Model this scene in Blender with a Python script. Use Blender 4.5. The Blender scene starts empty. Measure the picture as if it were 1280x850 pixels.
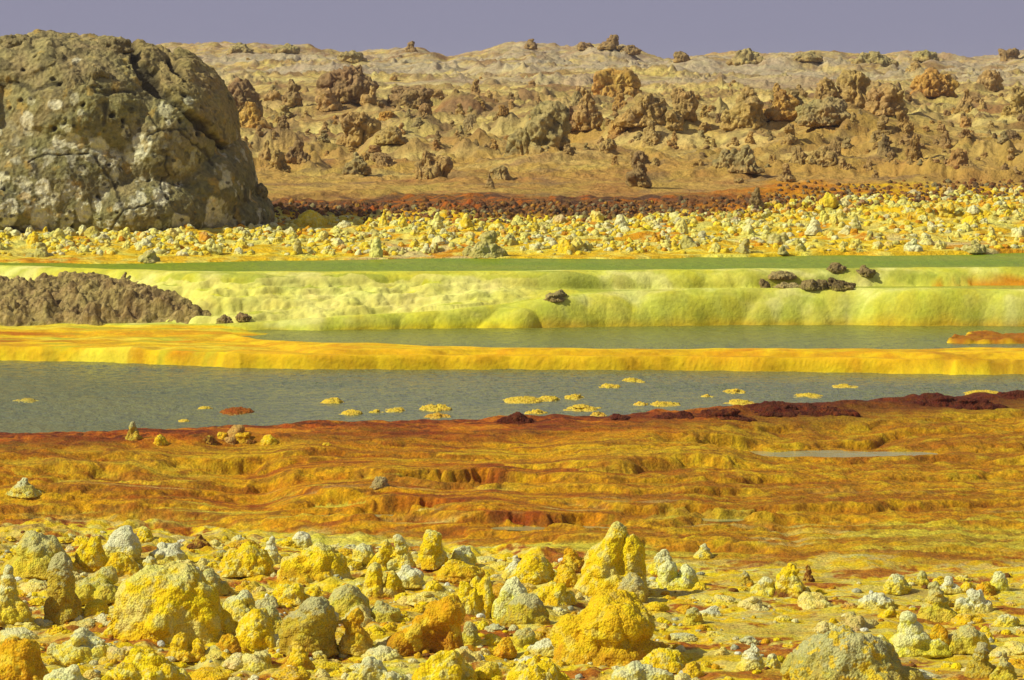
import bpy, math, random
import numpy as np
from mathutils import Vector

random.seed(7)
scene = bpy.context.scene
COL = scene.collection

# ------------------------------------------------------------------ camera, light, exposure
F, HY, CAM_H = 4554.0, 100.0, 8.0          # focal length in photo pixels (1280 wide), true horizon row, camera height in metres
cam_data = bpy.data.cameras.new("camera")
cam = bpy.data.objects.new("camera", cam_data)
COL.objects.link(cam)
cam.location = (0, 0, CAM_H)
cam.rotation_euler = (math.radians(90), 0, 0)
cam_data.sensor_width = 36.0
cam_data.lens = 36.0 * F / 1280.0
cam_data.shift_y = (HY - 425.0) / 1280.0
cam_data.clip_start, cam_data.clip_end = 0.5, 6000.0
scene.camera = cam

SUN_EL, SUN_AZ = 39.0, 251.0               # degrees; azimuth clockwise from +Y (the way the camera looks): 270 is straight left
world = bpy.data.worlds.new("World")
scene.world = world
world.use_nodes = True
wn, wl = world.node_tree.nodes, world.node_tree.links
wn.clear()
sky = wn.new("ShaderNodeTexSky")
sky.sky_type = 'NISHITA'
sky.sun_disc = False
sky.sun_elevation = math.radians(SUN_EL)
sky.sun_rotation = math.radians(SUN_AZ)
sky.air_density, sky.dust_density, sky.ozone_density = 1.0, 3.0, 2.0
mixw = wn.new("ShaderNodeMix"); mixw.data_type = 'RGBA'
mixw.inputs[0].default_value = 0.90        # the dusty lavender air over the desert hides most of the blue
mixw.inputs[7].default_value = (2.92, 2.85, 3.95, 1)
bg = wn.new("ShaderNodeBackground"); bg.inputs[1].default_value = 0.10
wo = wn.new("ShaderNodeOutputWorld")
wl.new(sky.outputs[0], mixw.inputs[6]); wl.new(mixw.outputs[2], bg.inputs[0]); wl.new(bg.outputs[0], wo.inputs[0])

sun_data = bpy.data.lights.new("sun", 'SUN')
sun_data.energy = 5.0
sun_data.angle = math.radians(0.5)
sun_data.color = (1.0, 0.955, 0.82)
sun = bpy.data.objects.new("sun", sun_data)
COL.objects.link(sun)
_el, _az = math.radians(SUN_EL), math.radians(SUN_AZ)
SUN_DIR = Vector((math.sin(_az) * math.cos(_el), math.cos(_az) * math.cos(_el), math.sin(_el)))
sun.rotation_euler = SUN_DIR.to_track_quat('Z', 'Y').to_euler()
sun.location = (-60, 60, 80)

vs = scene.view_settings
vs.view_transform, vs.look, vs.exposure, vs.gamma = 'Standard', 'None', 0.0, 1.0
vs.use_curve_mapping = False
scene.render.film_transparent = False
scene.cycles.max_bounces = 5
scene.cycles.diffuse_bounces = 3

# ------------------------------------------------------------------ noise
def _h(ix, iy, iz, seed):
    h = (ix.astype(np.uint32) * np.uint32(374761393)) ^ (iy.astype(np.uint32) * np.uint32(668265263)) ^ (iz.astype(np.uint32) * np.uint32(2147483647 - 58)) ^ np.uint32((seed * 974711 + 1013) & 0xffffffff)
    h = (h ^ (h >> np.uint32(13))) * np.uint32(1274126177)
    h = (h ^ (h >> np.uint32(16))) * np.uint32(2246822519)
    return h ^ (h >> np.uint32(15))

def _u(h):
    return (h & np.uint32(0xffffff)).astype(np.float32) / np.float32(0xffffff)

def noise2(x, y, seed=0):
    """gradient noise, about -0.7..0.7"""
    x = np.asarray(x, np.float32); y = np.asarray(y, np.float32)
    xi = np.floor(x); yi = np.floor(y)
    fx = x - xi; fy = y - yi
    xi = xi.astype(np.int32); yi = yi.astype(np.int32)
    z = np.zeros(1, np.int32)
    ux = fx * fx * fx * (fx * (fx * 6 - 15) + 10); uy = fy * fy * fy * (fy * (fy * 6 - 15) + 10)
    def g(i, j):
        a = _u(_h(xi + i, yi + j, z, seed)) * np.float32(6.2831853)
        return np.cos(a) * (fx - i) + np.sin(a) * (fy - j)
    a = g(0, 0); b = g(1, 0); c = g(0, 1); d = g(1, 1)
    p = a + ux * (b - a); q = c + ux * (d - c)
    return (p + uy * (q - p)) * np.float32(1.3)

def fbm2(x, y, octaves=4, seed=0, gain=0.5, lac=2.03):
    s = 0; a = 1.0
    for k in range(octaves):
        s = s + a * noise2(x, y, seed + k * 17); a *= gain
        x = x * lac + 3.7; y = y * lac - 1.9
    return s

def billow2(x, y, octaves=3, seed=0, gain=0.5):
    """rounded cushions with sharp creases, 0..~1"""
    s = 0; a = 1.0; t = 0
    for k in range(octaves):
        s = s + a * np.abs(noise2(x, y, seed + k * 31)) * 1.8; t += a; a *= gain
        x = x * 2.1 + 1.3; y = y * 2.1 + 7.7
    return s / t

def worley2(x, y, seed=0):
    x = np.asarray(x, np.float32); y = np.asarray(y, np.float32)
    xi = np.floor(x).astype(np.int32); yi = np.floor(y).astype(np.int32)
    z = np.zeros(1, np.int32)
    best = np.full(np.broadcast(x, y).shape, 9.0, np.float32)
    for i in (-1, 0, 1):
        for j in (-1, 0, 1):
            h = _h(xi + i, yi + j, z, seed)
            px = xi + i + _u(h); py = yi + j + _u(h * np.uint32(747796405) + np.uint32(1))
            best = np.minimum(best, (px - x) ** 2 + (py - y) ** 2)
    return np.sqrt(best)

def noise3(p, seed=0):
    p = np.asarray(p, np.float32)
    i = np.floor(p); f = p - i; i = i.astype(np.int32)
    u = f * f * (3 - 2 * f)
    def g(a, b, c):
        h = _h(i[:, 0] + a, i[:, 1] + b, i[:, 2] + c, seed)
        gx = _u(h) * 2 - 1; gy = _u(h * np.uint32(747796405) + np.uint32(11)) * 2 - 1; gz = _u(h * np.uint32(277803737) + np.uint32(5)) * 2 - 1
        return gx * (f[:, 0] - a) + gy * (f[:, 1] - b) + gz * (f[:, 2] - c)
    def lx(b, c):
        a0 = g(0, b, c); return a0 + u[:, 0] * (g(1, b, c) - a0)
    def ly(c):
        a0 = lx(0, c); return a0 + u[:, 1] * (lx(1, c) - a0)
    a0 = ly(0)
    return (a0 + u[:, 2] * (ly(1) - a0)) * 1.5

def fbm3(p, octaves=4, seed=0, gain=0.5):
    s = 0; a = 1.0
    for k in range(octaves):
        s = s + a * noise3(p, seed + 13 * k); a *= gain; p = p * 2.03 + 5.1
    return s

def worley3(p, seed=0):
    p = np.asarray(p, np.float32)
    i = np.floor(p).astype(np.int32); best = np.full(len(p), 9.0, np.float32)
    for a in (-1, 0, 1):
        for b in (-1, 0, 1):
            for c in (-1, 0, 1):
                h = _h(i[:, 0] + a, i[:, 1] + b, i[:, 2] + c, seed)
                qx = i[:, 0] + a + _u(h) - p[:, 0]
                qy = i[:, 1] + b + _u(h * np.uint32(747796405) + np.uint32(11)) - p[:, 1]
                qz = i[:, 2] + c + _u(h * np.uint32(277803737) + np.uint32(5)) - p[:, 2]
                best = np.minimum(best, qx * qx + qy * qy + qz * qz)
    return np.sqrt(best)

def sstep(a, b, x):
    t = np.clip((x - a) / (b - a), 0, 1)
    return t * t * (3 - 2 * t)

def lerp(a, b, t):
    return a + (b - a) * t

def mixc(c, col, m):
    return c + (np.array(col, np.float32) - c) * m[..., None]

# ------------------------------------------------------------------ base colours (albedo)
YEL = (0.74, 0.54, 0.008); GOLD = (0.66, 0.42, 0.007); PALEY = (0.73, 0.64, 0.10); LEMON = (0.70, 0.63, 0.05)
ORA = (0.60, 0.235, 0.007); DORA = (0.40, 0.105, 0.006); RUST = (0.22, 0.052, 0.006); MAR = (0.085, 0.020, 0.007)
WHI = (0.66, 0.67, 0.36); GREY = (0.44, 0.45, 0.20); OLIV = (0.30, 0.27, 0.05); TAN = (0.54, 0.395, 0.10); SAND = (0.64, 0.495, 0.15)
BRO = (0.24, 0.13, 0.045); DBRO = (0.12, 0.062, 0.024); SALT_HAZE = (0.46, 0.38, 0.22); CLAY = (0.235, 0.155, 0.065)

# ------------------------------------------------------------------ materials
def new_mat(name):
    m = bpy.data.materials.new(name); m.use_nodes = True
    nt = m.node_tree; nt.nodes.clear()
    out = nt.nodes.new("ShaderNodeOutputMaterial")
    b = nt.nodes.new("ShaderNodeBsdfPrincipled")
    nt.links.new(b.outputs[0], out.inputs[0])
    return m, nt, b

def crust_mat(name, grain, bump, tint=False, spec=0.12, rough=0.9, var=0.28, second=6.0, cell=1.0):
    """mineral crust: colour attribute of the mesh, mottled by fine procedural grain, with a grainy bump"""
    m, nt, b = new_mat(name)
    N, L = nt.nodes, nt.links
    at = N.new("ShaderNodeAttribute"); at.attribute_name = "Col"
    geo = N.new("ShaderNodeNewGeometry")
    n1 = N.new("ShaderNodeTexNoise"); n1.inputs["Scale"].default_value = grain; n1.inputs["Detail"].default_value = 6; n1.inputs["Roughness"].default_value = 0.65
    n2 = N.new("ShaderNodeTexNoise"); n2.inputs["Scale"].default_value = grain / second; n2.inputs["Detail"].default_value = 4
    vo = N.new("ShaderNodeTexVoronoi"); vo.inputs["Scale"].default_value = grain * 0.8
    for t in (n1, n2, vo): L.new(geo.outputs["Position"], t.inputs["Vector"])
    base = at.outputs["Color"]
    if tint:
        oi = N.new("ShaderNodeObjectInfo")
        mx = N.new("ShaderNodeMix"); mx.data_type = 'RGBA'
        L.new(oi.outputs["Alpha"], mx.inputs[0]); L.new(base, mx.inputs[6]); L.new(oi.outputs["Color"], mx.inputs[7])
        base = mx.outputs[2]
    # mottling: value and hue drift
    hsv = N.new("ShaderNodeHueSaturation")
    mr = N.new("ShaderNodeMapRange"); mr.inputs[1].default_value = 0.3; mr.inputs[2].default_value = 0.7
    mr.inputs[3].default_value = 1 - var; mr.inputs[4].default_value = 1 + var
    L.new(n1.outputs[0], mr.inputs[0]); L.new(mr.outputs[0], hsv.inputs["Value"])
    mh = N.new("ShaderNodeMapRange"); mh.inputs[1].default_value = 0.3; mh.inputs[2].default_value = 0.7
    mh.inputs[3].default_value = 0.488; mh.inputs[4].default_value = 0.512
    L.new(n2.outputs[0], mh.inputs[0]); L.new(mh.outputs[0], hsv.inputs["Hue"])
    L.new(base, hsv.inputs["Color"]); L.new(hsv.outputs[0], b.inputs["Base Color"])
    b.inputs["Roughness"].default_value = rough
    b.inputs["Specular IOR Level"].default_value = spec
    ad = N.new("ShaderNodeMath"); ad.operation = 'MULTIPLY_ADD'
    L.new(vo.outputs["Distance"], ad.inputs[0]); ad.inputs[1].default_value = -cell; L.new(n1.outputs[0], ad.inputs[2])
    bp = N.new("ShaderNodeBump"); bp.inputs["Strength"].default_value = 1.0; bp.inputs["Distance"].default_value = bump
    L.new(ad.outputs[0], bp.inputs["Height"]); L.new(bp.outputs[0], b.inputs["Normal"])
    return m

def water_mat(name, col, rough, scale, strength, spec=0.5, col2=None):
    m, nt, b = new_mat(name)
    N, L = nt.nodes, nt.links
    geo = N.new("ShaderNodeNewGeometry")
    mp = N.new("ShaderNodeMapping"); mp.inputs["Scale"].default_value = (1.0, 0.55, 1.0); mp.inputs["Rotation"].default_value = (0, 0, 0.25)
    L.new(geo.outputs["Position"], mp.inputs["Vector"])
    n = N.new("ShaderNodeTexNoise"); n.inputs["Scale"].default_value = scale; n.inputs["Detail"].default_value = 5; n.inputs["Roughness"].default_value = 0.65
    L.new(mp.outputs[0], n.inputs["Vector"])
    bp = N.new("ShaderNodeBump"); bp.inputs["Strength"].default_value = strength; bp.inputs["Distance"].default_value = 0.30
    L.new(n.outputs[0], bp.inputs["Height"]); L.new(bp.outputs[0], b.inputs["Normal"])
    n2 = N.new("ShaderNodeTexNoise"); n2.inputs["Scale"].default_value = 0.35; n2.inputs["Detail"].default_value = 5
    L.new(geo.outputs["Position"], n2.inputs["Vector"])
    rp = N.new("ShaderNodeMapRange"); rp.inputs[1].default_value = 0.38; rp.inputs[2].default_value = 0.66
    L.new(n2.outputs[0], rp.inputs[0])
    mx = N.new("ShaderNodeMix"); mx.data_type = 'RGBA'
    mx.inputs[6].default_value = (*col, 1); mx.inputs[7].default_value = (*(col2 or col), 1)
    L.new(rp.outputs[0], mx.inputs[0]); L.new(mx.outputs[2], b.inputs["Base Color"])
    b.inputs["Roughness"].default_value = rough; b.inputs["IOR"].default_value = 1.33
    b.inputs["Specular IOR Level"].default_value = spec
    return m

M_GROUND = crust_mat("mineral_crust_ground", 22.0, 0.04, var=0.36, cell=.3)
M_TERR = crust_mat("sulphur_terrace_crust", 8.0, 0.028, var=0.12, cell=.3)
M_HILL = crust_mat("salt_hill_earth", 2.6, 0.28, var=0.24, cell=.2)
M_SALT = crust_mat("sulphur_salt", 38.0, 0.026, tint=True, var=0.32, cell=.8)
M_KNOB = crust_mat("far_sulphur_salt", 12.0, 0.05, tint=True, var=0.22)
M_ROCK = crust_mat("weathered_salt_rock", 2.4, 0.30, tint=True, var=0.36, cell=.1)
M_DOME = crust_mat("grey_salt_dome", 7.0, 0.13, var=0.36, cell=.3)
M_HEAP = crust_mat("brown_clod_earth", 9.0, 0.10, tint=True, var=0.36, cell=.5)

# ------------------------------------------------------------------ mesh and object helpers
def mesh_from(name, co, faces, col=None, mat=None, smooth=True):
    me = bpy.data.meshes.new(name)
    co = np.ascontiguousarray(co, np.float32); faces = np.ascontiguousarray(faces, np.int32)
    k = faces.shape[1]
    me.vertices.add(len(co)); me.vertices.foreach_set("co", co.ravel())
    me.loops.add(faces.size); me.loops.foreach_set("vertex_index", faces.ravel())
    me.polygons.add(len(faces)); me.polygons.foreach_set("loop_start", np.arange(0, faces.size, k, dtype=np.int32))
    me.update(calc_edges=True)
    if smooth: me.shade_smooth()
    if col is not None: set_col(me, col)
    if mat: me.materials.append(mat)
    return me

def set_col(me, col):
    a = me.attributes.get("Col") or me.attributes.new("Col", 'FLOAT_COLOR', 'POINT')
    c = np.ones((len(me.vertices), 4), np.float32); c[:, :3] = np.clip(col, 0.002, 0.9)
    a.data.foreach_set("color", c.ravel())

def link(name, me, loc=(0, 0, 0), rotz=0.0, scale=(1, 1, 1), parent=None):
    o = bpy.data.objects.new(name, me); COL.objects.link(o)
    o.location = loc; o.rotation_euler = (0, 0, rotz); o.scale = scale
    if parent: o.parent = parent
    return o

def tag(o, label=None, cat=None, group=None, kind=None):
    if label: o["label"] = label
    if cat: o["category"] = cat
    if group: o["group"] = group
    if kind: o["kind"] = kind
    return o

# ------------------------------------------------------------------ terrain
def d_at(py, z):
    return F * (CAM_H - z) / (py - HY)

Z_LAKE, Z_MID, Z_TOP = 1.0, 1.40, 2.77
US = np.concatenate([np.arange(-620, -60, 14), np.arange(-60, 1340, 1.4), np.arange(1340, 1900, 14)]).astype(np.float32)
def seg(a, b, s): return np.arange(a, b, s)
_r = [np.array([4, 10, 16, 22, 28, 34, 38.0]), seg(40, 47, .1), seg(47, 82, .034), seg(82, 87, .2), seg(87, 90.5, .028), seg(90.5, 96.2, .07),
      seg(96.2, 100.2, .02), seg(100.2, 106, .12), seg(106, 138, .06)]
_d = 138.0; _g = []
while _d < 620: _g.append(_d); _d *= 1.0026
_r.append(np.array(_g)); _r.append(np.array([680, 760, 900, 1200, 1700, 2500.0]))
DS = np.concatenate(_r).astype(np.float32)

def curve(pts, z):
    """shoreline given as photo points: returns the distance for every column"""
    xs = [p[0] for p in pts]; ys = [p[1] for p in pts]
    return d_at(np.interp(US, xs, ys), z).astype(np.float32)

SHORE = curve([(-300, 552), (0, 547), (150, 543), (300, 537), (420, 533), (520, 530), (640, 529), (760, 525), (820, 520), (900, 514), (1050, 508), (1160, 503), (1280, 497), (1500, 488)], Z_LAKE)
RIM0 = curve([(-300, 451), (0, 450), (100, 452), (200, 456), (300, 461), (640, 462), (900, 463), (1080, 466), (1200, 468), (1500, 470)], Z_LAKE)
POOL0 = curve([(-300, 415), (0, 416), (200, 417), (290, 419), (330, 424), (420, 430), (640, 436), (1000, 438), (1160, 437), (1280, 436), (1500, 434)], Z_MID)
CL2 = curve([(-300, 406), (300, 413), (400, 413), (450, 412), (560, 411), (700, 409), (860, 407), (1000, 406), (1090, 406), (1280, 408), (1500, 409)], Z_MID)
POOL1 = curve([(-300, 331), (0, 333), (100, 336), (250, 341), (640, 340), (900, 338), (1090, 336), (1280, 335), (1500, 334)], Z_TOP)
BANK = curve([(-300, 330), (0, 329), (300, 327), (640, 323), (900, 321), (1100, 319), (1280, 316), (1500, 313)], Z_TOP)
FG = curve([(-300, 655), (0, 660), (130, 655), (300, 665), (640, 690), (760, 705), (1000, 712), (1280, 712), (1500, 715)], 0.0)
RIDGE_PY = np.interp(US, [-300, 200, 260, 330, 440, 500, 520, 560, 600, 640, 665, 700, 760, 800, 830, 870, 930, 1000, 1060, 1150, 1200, 1230, 1280, 1500],
                     [60, 56, 54, 57, 68, 62, 62, 70, 64, 57, 56, 63, 58, 66, 76, 72, 68, 66, 68, 69, 74, 75, 68, 66]).astype(np.float32)

U2, D2 = np.meshgrid(US, DS)
X2 = (U2 - 640.0) / F * D2
NR, NC = U2.shape
Z2 = np.zeros_like(D2); C2 = np.zeros((NR, NC, 3), np.float32)
row = lambda d: int(np.searchsorted(DS, d))

# --- near part: mineral flat, orange terraces, lake bed (rows up to d = 84)
R1 = row(84.0)
x, d, u = X2[:R1], D2[:R1], U2[:R1]
fg, sh = FG[None, :], SHORE[None, :]
ramp = np.clip((d - fg) / (sh - fg), 0, 1.0)
wig = fbm2(x / 2.6, d / 1.7, 3, 3)
wig2 = fbm2(x / 0.9, d / 0.8, 3, 41)
rough_r = sstep(640, 900, u)                        # knobbly on the right, long flat shelves on the left
# stacked shelves that drop towards the camera: every shelf has a wandering, scalloped, rounded rim
KS = [.03, .10, .17, .25, .32, .40, .48, .56, .65, .74, .83, .92]
LEN = np.maximum(sh - fg, 1.0)
terr = np.zeros_like(d); wsum = np.zeros_like(d[:1]) + .01; rim_f = np.zeros_like(d); rim_t = np.zeros_like(d); shelf_c = np.zeros_like(d)
scal = fbm2(x / 1.6, d / 1.4, 3, 47) * .34 + billow2(x / 1.3, d / .9, 2, 48) * -.35 + .07 * fbm2(x / .22, d / .22, 3, 49)
for k_, f_ in enumerate(KS):
    xx = x[R1 // 2][None, :]
    hk = np.clip(.55 + 1.3 * fbm2(xx / 4.5 + 13 * k_, xx * 0 + k_ * 7.3, 3, 60 + k_), .06, 1.5) * (1.15 if k_ in (2, 4, 7, 8) else .8)
    dk = fg + LEN * f_ + 1.0 * fbm2(xx / 6.0 + 5.1 * k_, xx * 0 + 2.7 * k_, 4, 80 + k_) + scal
    t_ = np.clip((d - dk) / (.16 + .26 * hk), 0, 1)
    pr = 1 - (1 - t_) ** 2.3
    back = np.clip((d - dk) / 1.1, 0, 1)
    terr = terr + hk * pr; wsum = wsum + hk
    rim_f = np.maximum(rim_f, ((t_ > 0) & (t_ < 1)) * np.clip(hk * 1.6, 0, 1) * np.clip(np.sin(np.pi * t_), 0, 1) ** .6)
    rim_t = np.maximum(rim_t * (t_ <= 0), sstep(.5, 1., t_) * sstep(.55, .05, back) * np.clip(hk * 1.5, 0, 1))
    shelf_c = np.where(d > dk, k_ + 1.0, shelf_c)
terr = 1.02 * terr / wsum
cush = billow2(x / 0.8, d / 0.62, 3, 77)
terr = terr + (0.15 * cush - 0.05) * (0.05 + 0.50 * rough_r) * sstep(1.0, .9, ramp) + 0.014 * fbm2(x / .30, d / .22, 4, 5, .6)
near = 0.10 * fbm2(x / 1.5, d / 1.5, 4, 9) + 0.05 * (1 - worley2(x / .38, d / .38, 4)) * sstep(0.35, -0.2, ramp + 0.15 * fbm2(x / 2.0, d / 2.0, 2, 91))
lump_m = sstep(0.12, -0.10, ramp + 0.05 * wig2) * sstep(900, 800, u + 60 * wig)
near = near + lump_m * (0.14 * (.6 - worley2(x / .40 + .12 * wig2, d / .5, 44)) + 0.03 * (.6 - worley2(x / .13, d / .15, 45)) + .17 * np.clip(fbm2(x / .8, d / .9, 3, 46), -.25, 1))
flat_r = sstep(840, 930, u) * sstep(0.0, -0.05, ramp - 0.02)
near = near * (1 - 0.6 * flat_r) + 0.008 * fbm2(x / .16, d / .16, 2, 15)
tz = sstep(0.0, 0.12, ramp)
z = near * (1 - tz) + np.maximum(terr, -0.05) * tz
# flat maroon shore strip then lake bed
dsh = sh - d                                          # metres to the shoreline, positive on land
wob = 0.5 * fbm2(x / 2.2, d / 2.2, 4, 21)
strip = sstep(3.6 + 1.2 * rough_r, .9, dsh + 1.8 * wob)
shore_z = Z_LAKE + 0.05 + 0.05 * billow2(x / .7, d / .7, 3, 61) + 0.10 * np.clip(fbm2(x / 1.6, d / 1.6, 3, 33), 0, 1)
z = lerp(z, shore_z, strip)
# the dark humped levee along the right shore
lev = sstep(800, 900, u) * np.exp(-((dsh - 0.9 - 0.4 * wob) / 0.75) ** 2)
z = z + lev * (0.05 + 0.12 * np.clip(fbm2(x / 1.1, d / 1.1, 3, 8) + .2, 0, 1))
bed = sstep(-0.1, -0.9, dsh + 0.5 * wob)
z = lerp(z, Z_LAKE - 0.35, bed)
# a long shallow puddle in the right of the orange shelves, another paler one in front
PUD = [(1040, 566, 130, 4.0, .0), (690, 659, 75, 3.0, .0), (455, 643, 80, 2.6, .0), (880, 648, 70, 2.4, .0), (250, 655, 60, 2.4, .0), (600, 607, 60, 2.2, .0)]
pud_z = []
for (pu, pv, hw, hh, _e) in PUD:
    zz = 0.0
    for _k in range(12):
        dd = d_at(pv, zz); zz = float(np.interp(dd, [float(np.interp(pu, US, FG)), float(np.interp(pu, US, SHORE))], [0.0, 1.0])) - 0.02
    dhalf = hh * dd / (pv - HY)
    pm = ((u - pu) / hw) ** 2 + ((d - dd - 0.45 * fbm2(x / 1.0, d / 1.0, 4, 19)) / dhalf) ** 2
    z = np.where(pm < 4, lerp(z, np.float32(zz), sstep(3.2, 1.6, pm)), z)
    z = np.where(pm < 1.4, np.minimum(z, zz - 0.09 * sstep(1.4, 0.9, pm)), z)
    pud_z.append((dd, zz, dhalf))
Z2[:R1] = z
# colours
c = np.zeros(z.shape + (3,), np.float32)
n1 = fbm2(x / 1.9, d / 1.3, 5, 101); n2 = fbm2(x / 0.55, d / 0.4, 4, 113); n3 = fbm2(x / 5.0, d / 1.6, 4, 127); n4 = fbm2(x / .16, d / .16, 3, 131)
c[:] = YEL
c = mixc(c, PALEY, sstep(0.0, 0.5, n1 + .35 * n2))
c = mixc(c, GOLD, sstep(0.05, 0.55, -n1 + .4 * n2))
c = mixc(c, LEMON, sstep(0.05, 0.4, fbm2(x / 1.1, d / 1.1, 3, 149)) * .55)
c = mixc(c, ORA, sstep(0.2, 0.6, n3 + .5 * n2) * .7)
c = mixc(c, (.66, .62, .15), sstep(-0.1, 0.3, n2 + .4 * n4) * .65); c = mixc(c, GREY, sstep(0.28, 0.55, fbm2(x / .8, d / .7, 3, 139) + .3 * n4) * .6)
crust = sstep(0.16, 0.42, fbm2(x / 1.4, d / 1.3, 4, 171) + .25 * n4) * .85
c = mixc(c, DORA, crust)
c = mixc(c, RUST, crust * sstep(-.1, .3, n4) * .8)
# orange shelves
o = np.zeros_like(c); o[:] = (0.56, 0.25, 0.004)
sid = fbm2(shelf_c * 3.1 + x / 7.0, shelf_c * 1.7 + 0 * x, 3, 211)            # each shelf floor has its own tone
o = mixc(o, (.40, .125, .005), sstep(.0, .35, sid + .45 * n2 + .2 * n3) * (1 - .45 * rough_r))
o = mixc(o, (.24, .06, .006), sstep(.12, .5, sid + .5 * fbm2(x / 1.2, d / .5, 4, 213)) * .75 * (1 - .2 * rough_r))
o = mixc(o, (.60, .38, .010), sstep(.10, .50, -sid + .5 * n1) * .7)
o = mixc(o, (.60, .54, .05), sstep(.16, .42, -sid + .6 * fbm2(x / 2.5, d / .6, 4, 181) - .1) * sstep(.7, .2, ramp) * .85)
o = mixc(o, (.56, .54, .18), sstep(.35, .6, fbm2(x / 3.2, d / 0.7, 4, 191)) * sstep(0.5, 0.2, ramp) * .6)
o = mixc(o, (0.60, 0.31, .005), rim_f * .85)
o = mixc(o, (.42, .19, .006), rim_f * sstep(.0, .4, n2 + .4 * n4) * .7)
o = mixc(o, (.62, .45, .015), rim_t * (.75 + .25 * n4) * .75)
o = mixc(o, (.26, .06, .006), sstep(.05, .35, fbm2(x / 4.5, d / .45, 5, 189)) * .6)
o = mixc(o, (.16, .06, .008), sstep(.22, .5, fbm2(x / .5, d / .3, 4, 183)) * .55)
o = mixc(o, (0.40, 0.22, .007), rough_r * .30)
o = mixc(o, (.60, .42, .012), rough_r * sstep(.45, .75, cush) * .5)
o = o * .92 * (1 + .34 * np.clip(fbm2(x / .10, d / .10, 3, 203), -.8, .8))[..., None]
zt = sstep(-0.04, 0.10, ramp + 0.06 * n1)
c = lerp(c, o, zt[..., None])
s = np.zeros_like(c); s[:] = DORA
s = mixc(s, RUST, sstep(-0.35, 0.15, n1 + .5 * n4)); s = mixc(s, MAR, sstep(0.05, 0.45, n2 + .6 * n4) * .7)
s = mixc(s, MAR, sstep(820, 980, u) * .75)
s = mixc(s, ORA, sstep(0.28, 0.6, -n1 + .4 * n2) * (1 - sstep(800, 900, u)) * .8)
c = lerp(c, s, np.clip(np.maximum(strip, lev), 0, 1)[..., None])
C2[:R1] = c

# --- middle part: yellow rim, middle pool, lemon cascade, shelf (rows 84..103)
R2 = row(103.0)
x, d, u = X2[R1 - 1:R2], D2[R1 - 1:R2], U2[R1 - 1:R2]
bulge = billow2(x / 2.5, d / 1.6 + 9, 2, 301); bul2 = billow2(x / .35, d / .35, 2, 311)
soft = fbm2(x / 1.5, d / 1.5, 2, 305)
edge = lambda b, amp: b[None, :] + amp * (0.35 - .55 * bulge - .35 * soft) + 0.02 * (0.5 - bul2)
bul2 = bul2 * 0
r0 = edge(RIM0, 0.16) + .35 * fbm2(x / 5.0, x * 0 + 3.3, 3, 307); p0 = np.maximum(edge(POOL0, .12), r0 + .5)
blot = fbm2(x / 1.1 + d * .8, d / .5, 4, 437)
zb = np.full(d.shape, Z_LAKE - .35, np.float32)
t = np.clip((d - r0 + .12) / (p0 - r0 + .12), 0, 1); tq = np.clip((d - r0 + .12) / lerp(p0 - r0 + .12, np.minimum(p0 - r0 + .12, .75), sstep(250, 420, u)) / (1 + .4 * soft), 0, 1)
steep = sstep(250, 420, u)
prof = lerp(0.15 + t * .85, (1 - (1 - tq) ** 2.2) ** .75, steep)
rim_h = Z_MID + 0.03 + 0.05 * bulge
z = lerp(zb, rim_h, np.where(d < r0 - .12, 0, np.maximum(prof, .85 * sstep(0, .05, t))))
# land on the left, pool bed on the right
isl = sstep(340, 265, u + 60 * fbm2(x / 3, d / 3, 3, 321))
bedm = sstep(-.35, .12, d - p0) * (1 - isl)
z = lerp(z, Z_MID - .3, bedm)
z = np.where(isl > 0, z + isl * .05 * bulge, z)
# spit of orange land at the right end of the middle pool
spit = sstep(1165, 1215, u + 30 * fbm2(x / 2, d / 2, 3, 331)) * np.exp(-((d - d_at(425, Z_MID)) / 1.3) ** 4)
z = lerp(z, Z_MID + .05 + .10 * bulge + .10 * np.abs(fbm2(x / .9, d / .6, 4, 335)), sstep(.2, .6, spit + .25 * fbm2(x / 1.4, d / .9, 4, 337)))
# lemon cascade
c2 = edge(CL2, .55) - .25 * sstep(1070, 1098, u + 6 * soft) * np.exp(-((u - 1098) / 80.) ** 2)
hc = np.interp(US, [-300, 250, 330, 450, 560, 640, 700, 860, 1500], [1.50, 1.52, 1.60, 1.74, 1.86, 2.02, 2.20, 2.31, 2.31])[None, :].astype(np.float32)
p1 = POOL1[None, :]
w2 = np.interp(US, [-300, 300, 640, 860, 1500], [.5, .5, .6, .75, .75])[None, :]
t2 = np.clip((d - c2 + .06) / w2 / (1 + .5 * soft), 0, 1)
cas = (1 - (1 - t2) ** 2.1) ** .72
base2 = np.where(d > c2 - .06, lerp(np.minimum(z, Z_MID - .05) * (1 - isl) + z * isl, hc - .02 + .05 * bulge, np.maximum(cas, .1)), z)
base2 = np.where((d > c2 - .06) & (isl > .5), np.maximum(base2, z), base2)
# shelf and upper cascade up to the top pool
e3_ = p1 - .62
e3 = p1 - .62 + .25 * (0.5 - bulge)
led_z = np.zeros_like(d); led_f = np.zeros_like(d)
for k_, (f_, hh_) in enumerate([(.06, .9), (.22, .5), (.36, 1.1), (.55, .6), (.72, 1.0), (.9, .7)]):
    dk = c2 + w2 + (e3_ - c2 - w2) * f_ + .35 * fbm2(x / 3.0 + 9 * k_, x * 0 + k_, 3, 350 + k_) + .16 * (.5 - billow2(x / .8, d / .8, 2, 360 + k_))
    tk = np.clip((d - dk) / .22, 0, 1); led_z += hh_ / 4.8 * (1 - (1 - tk) ** 2.2); led_f = np.maximum(led_f, (tk > 0) * (tk < 1))
shelf_t = np.clip((d - c2 - w2) / np.maximum(e3 - c2 - w2, .1), 0, 1)
lefty = sstep(760, 560, u)
shelf = lerp(hc, lerp(2.33, 2.55, lefty), lerp(shelf_t, led_z, lefty))
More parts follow.
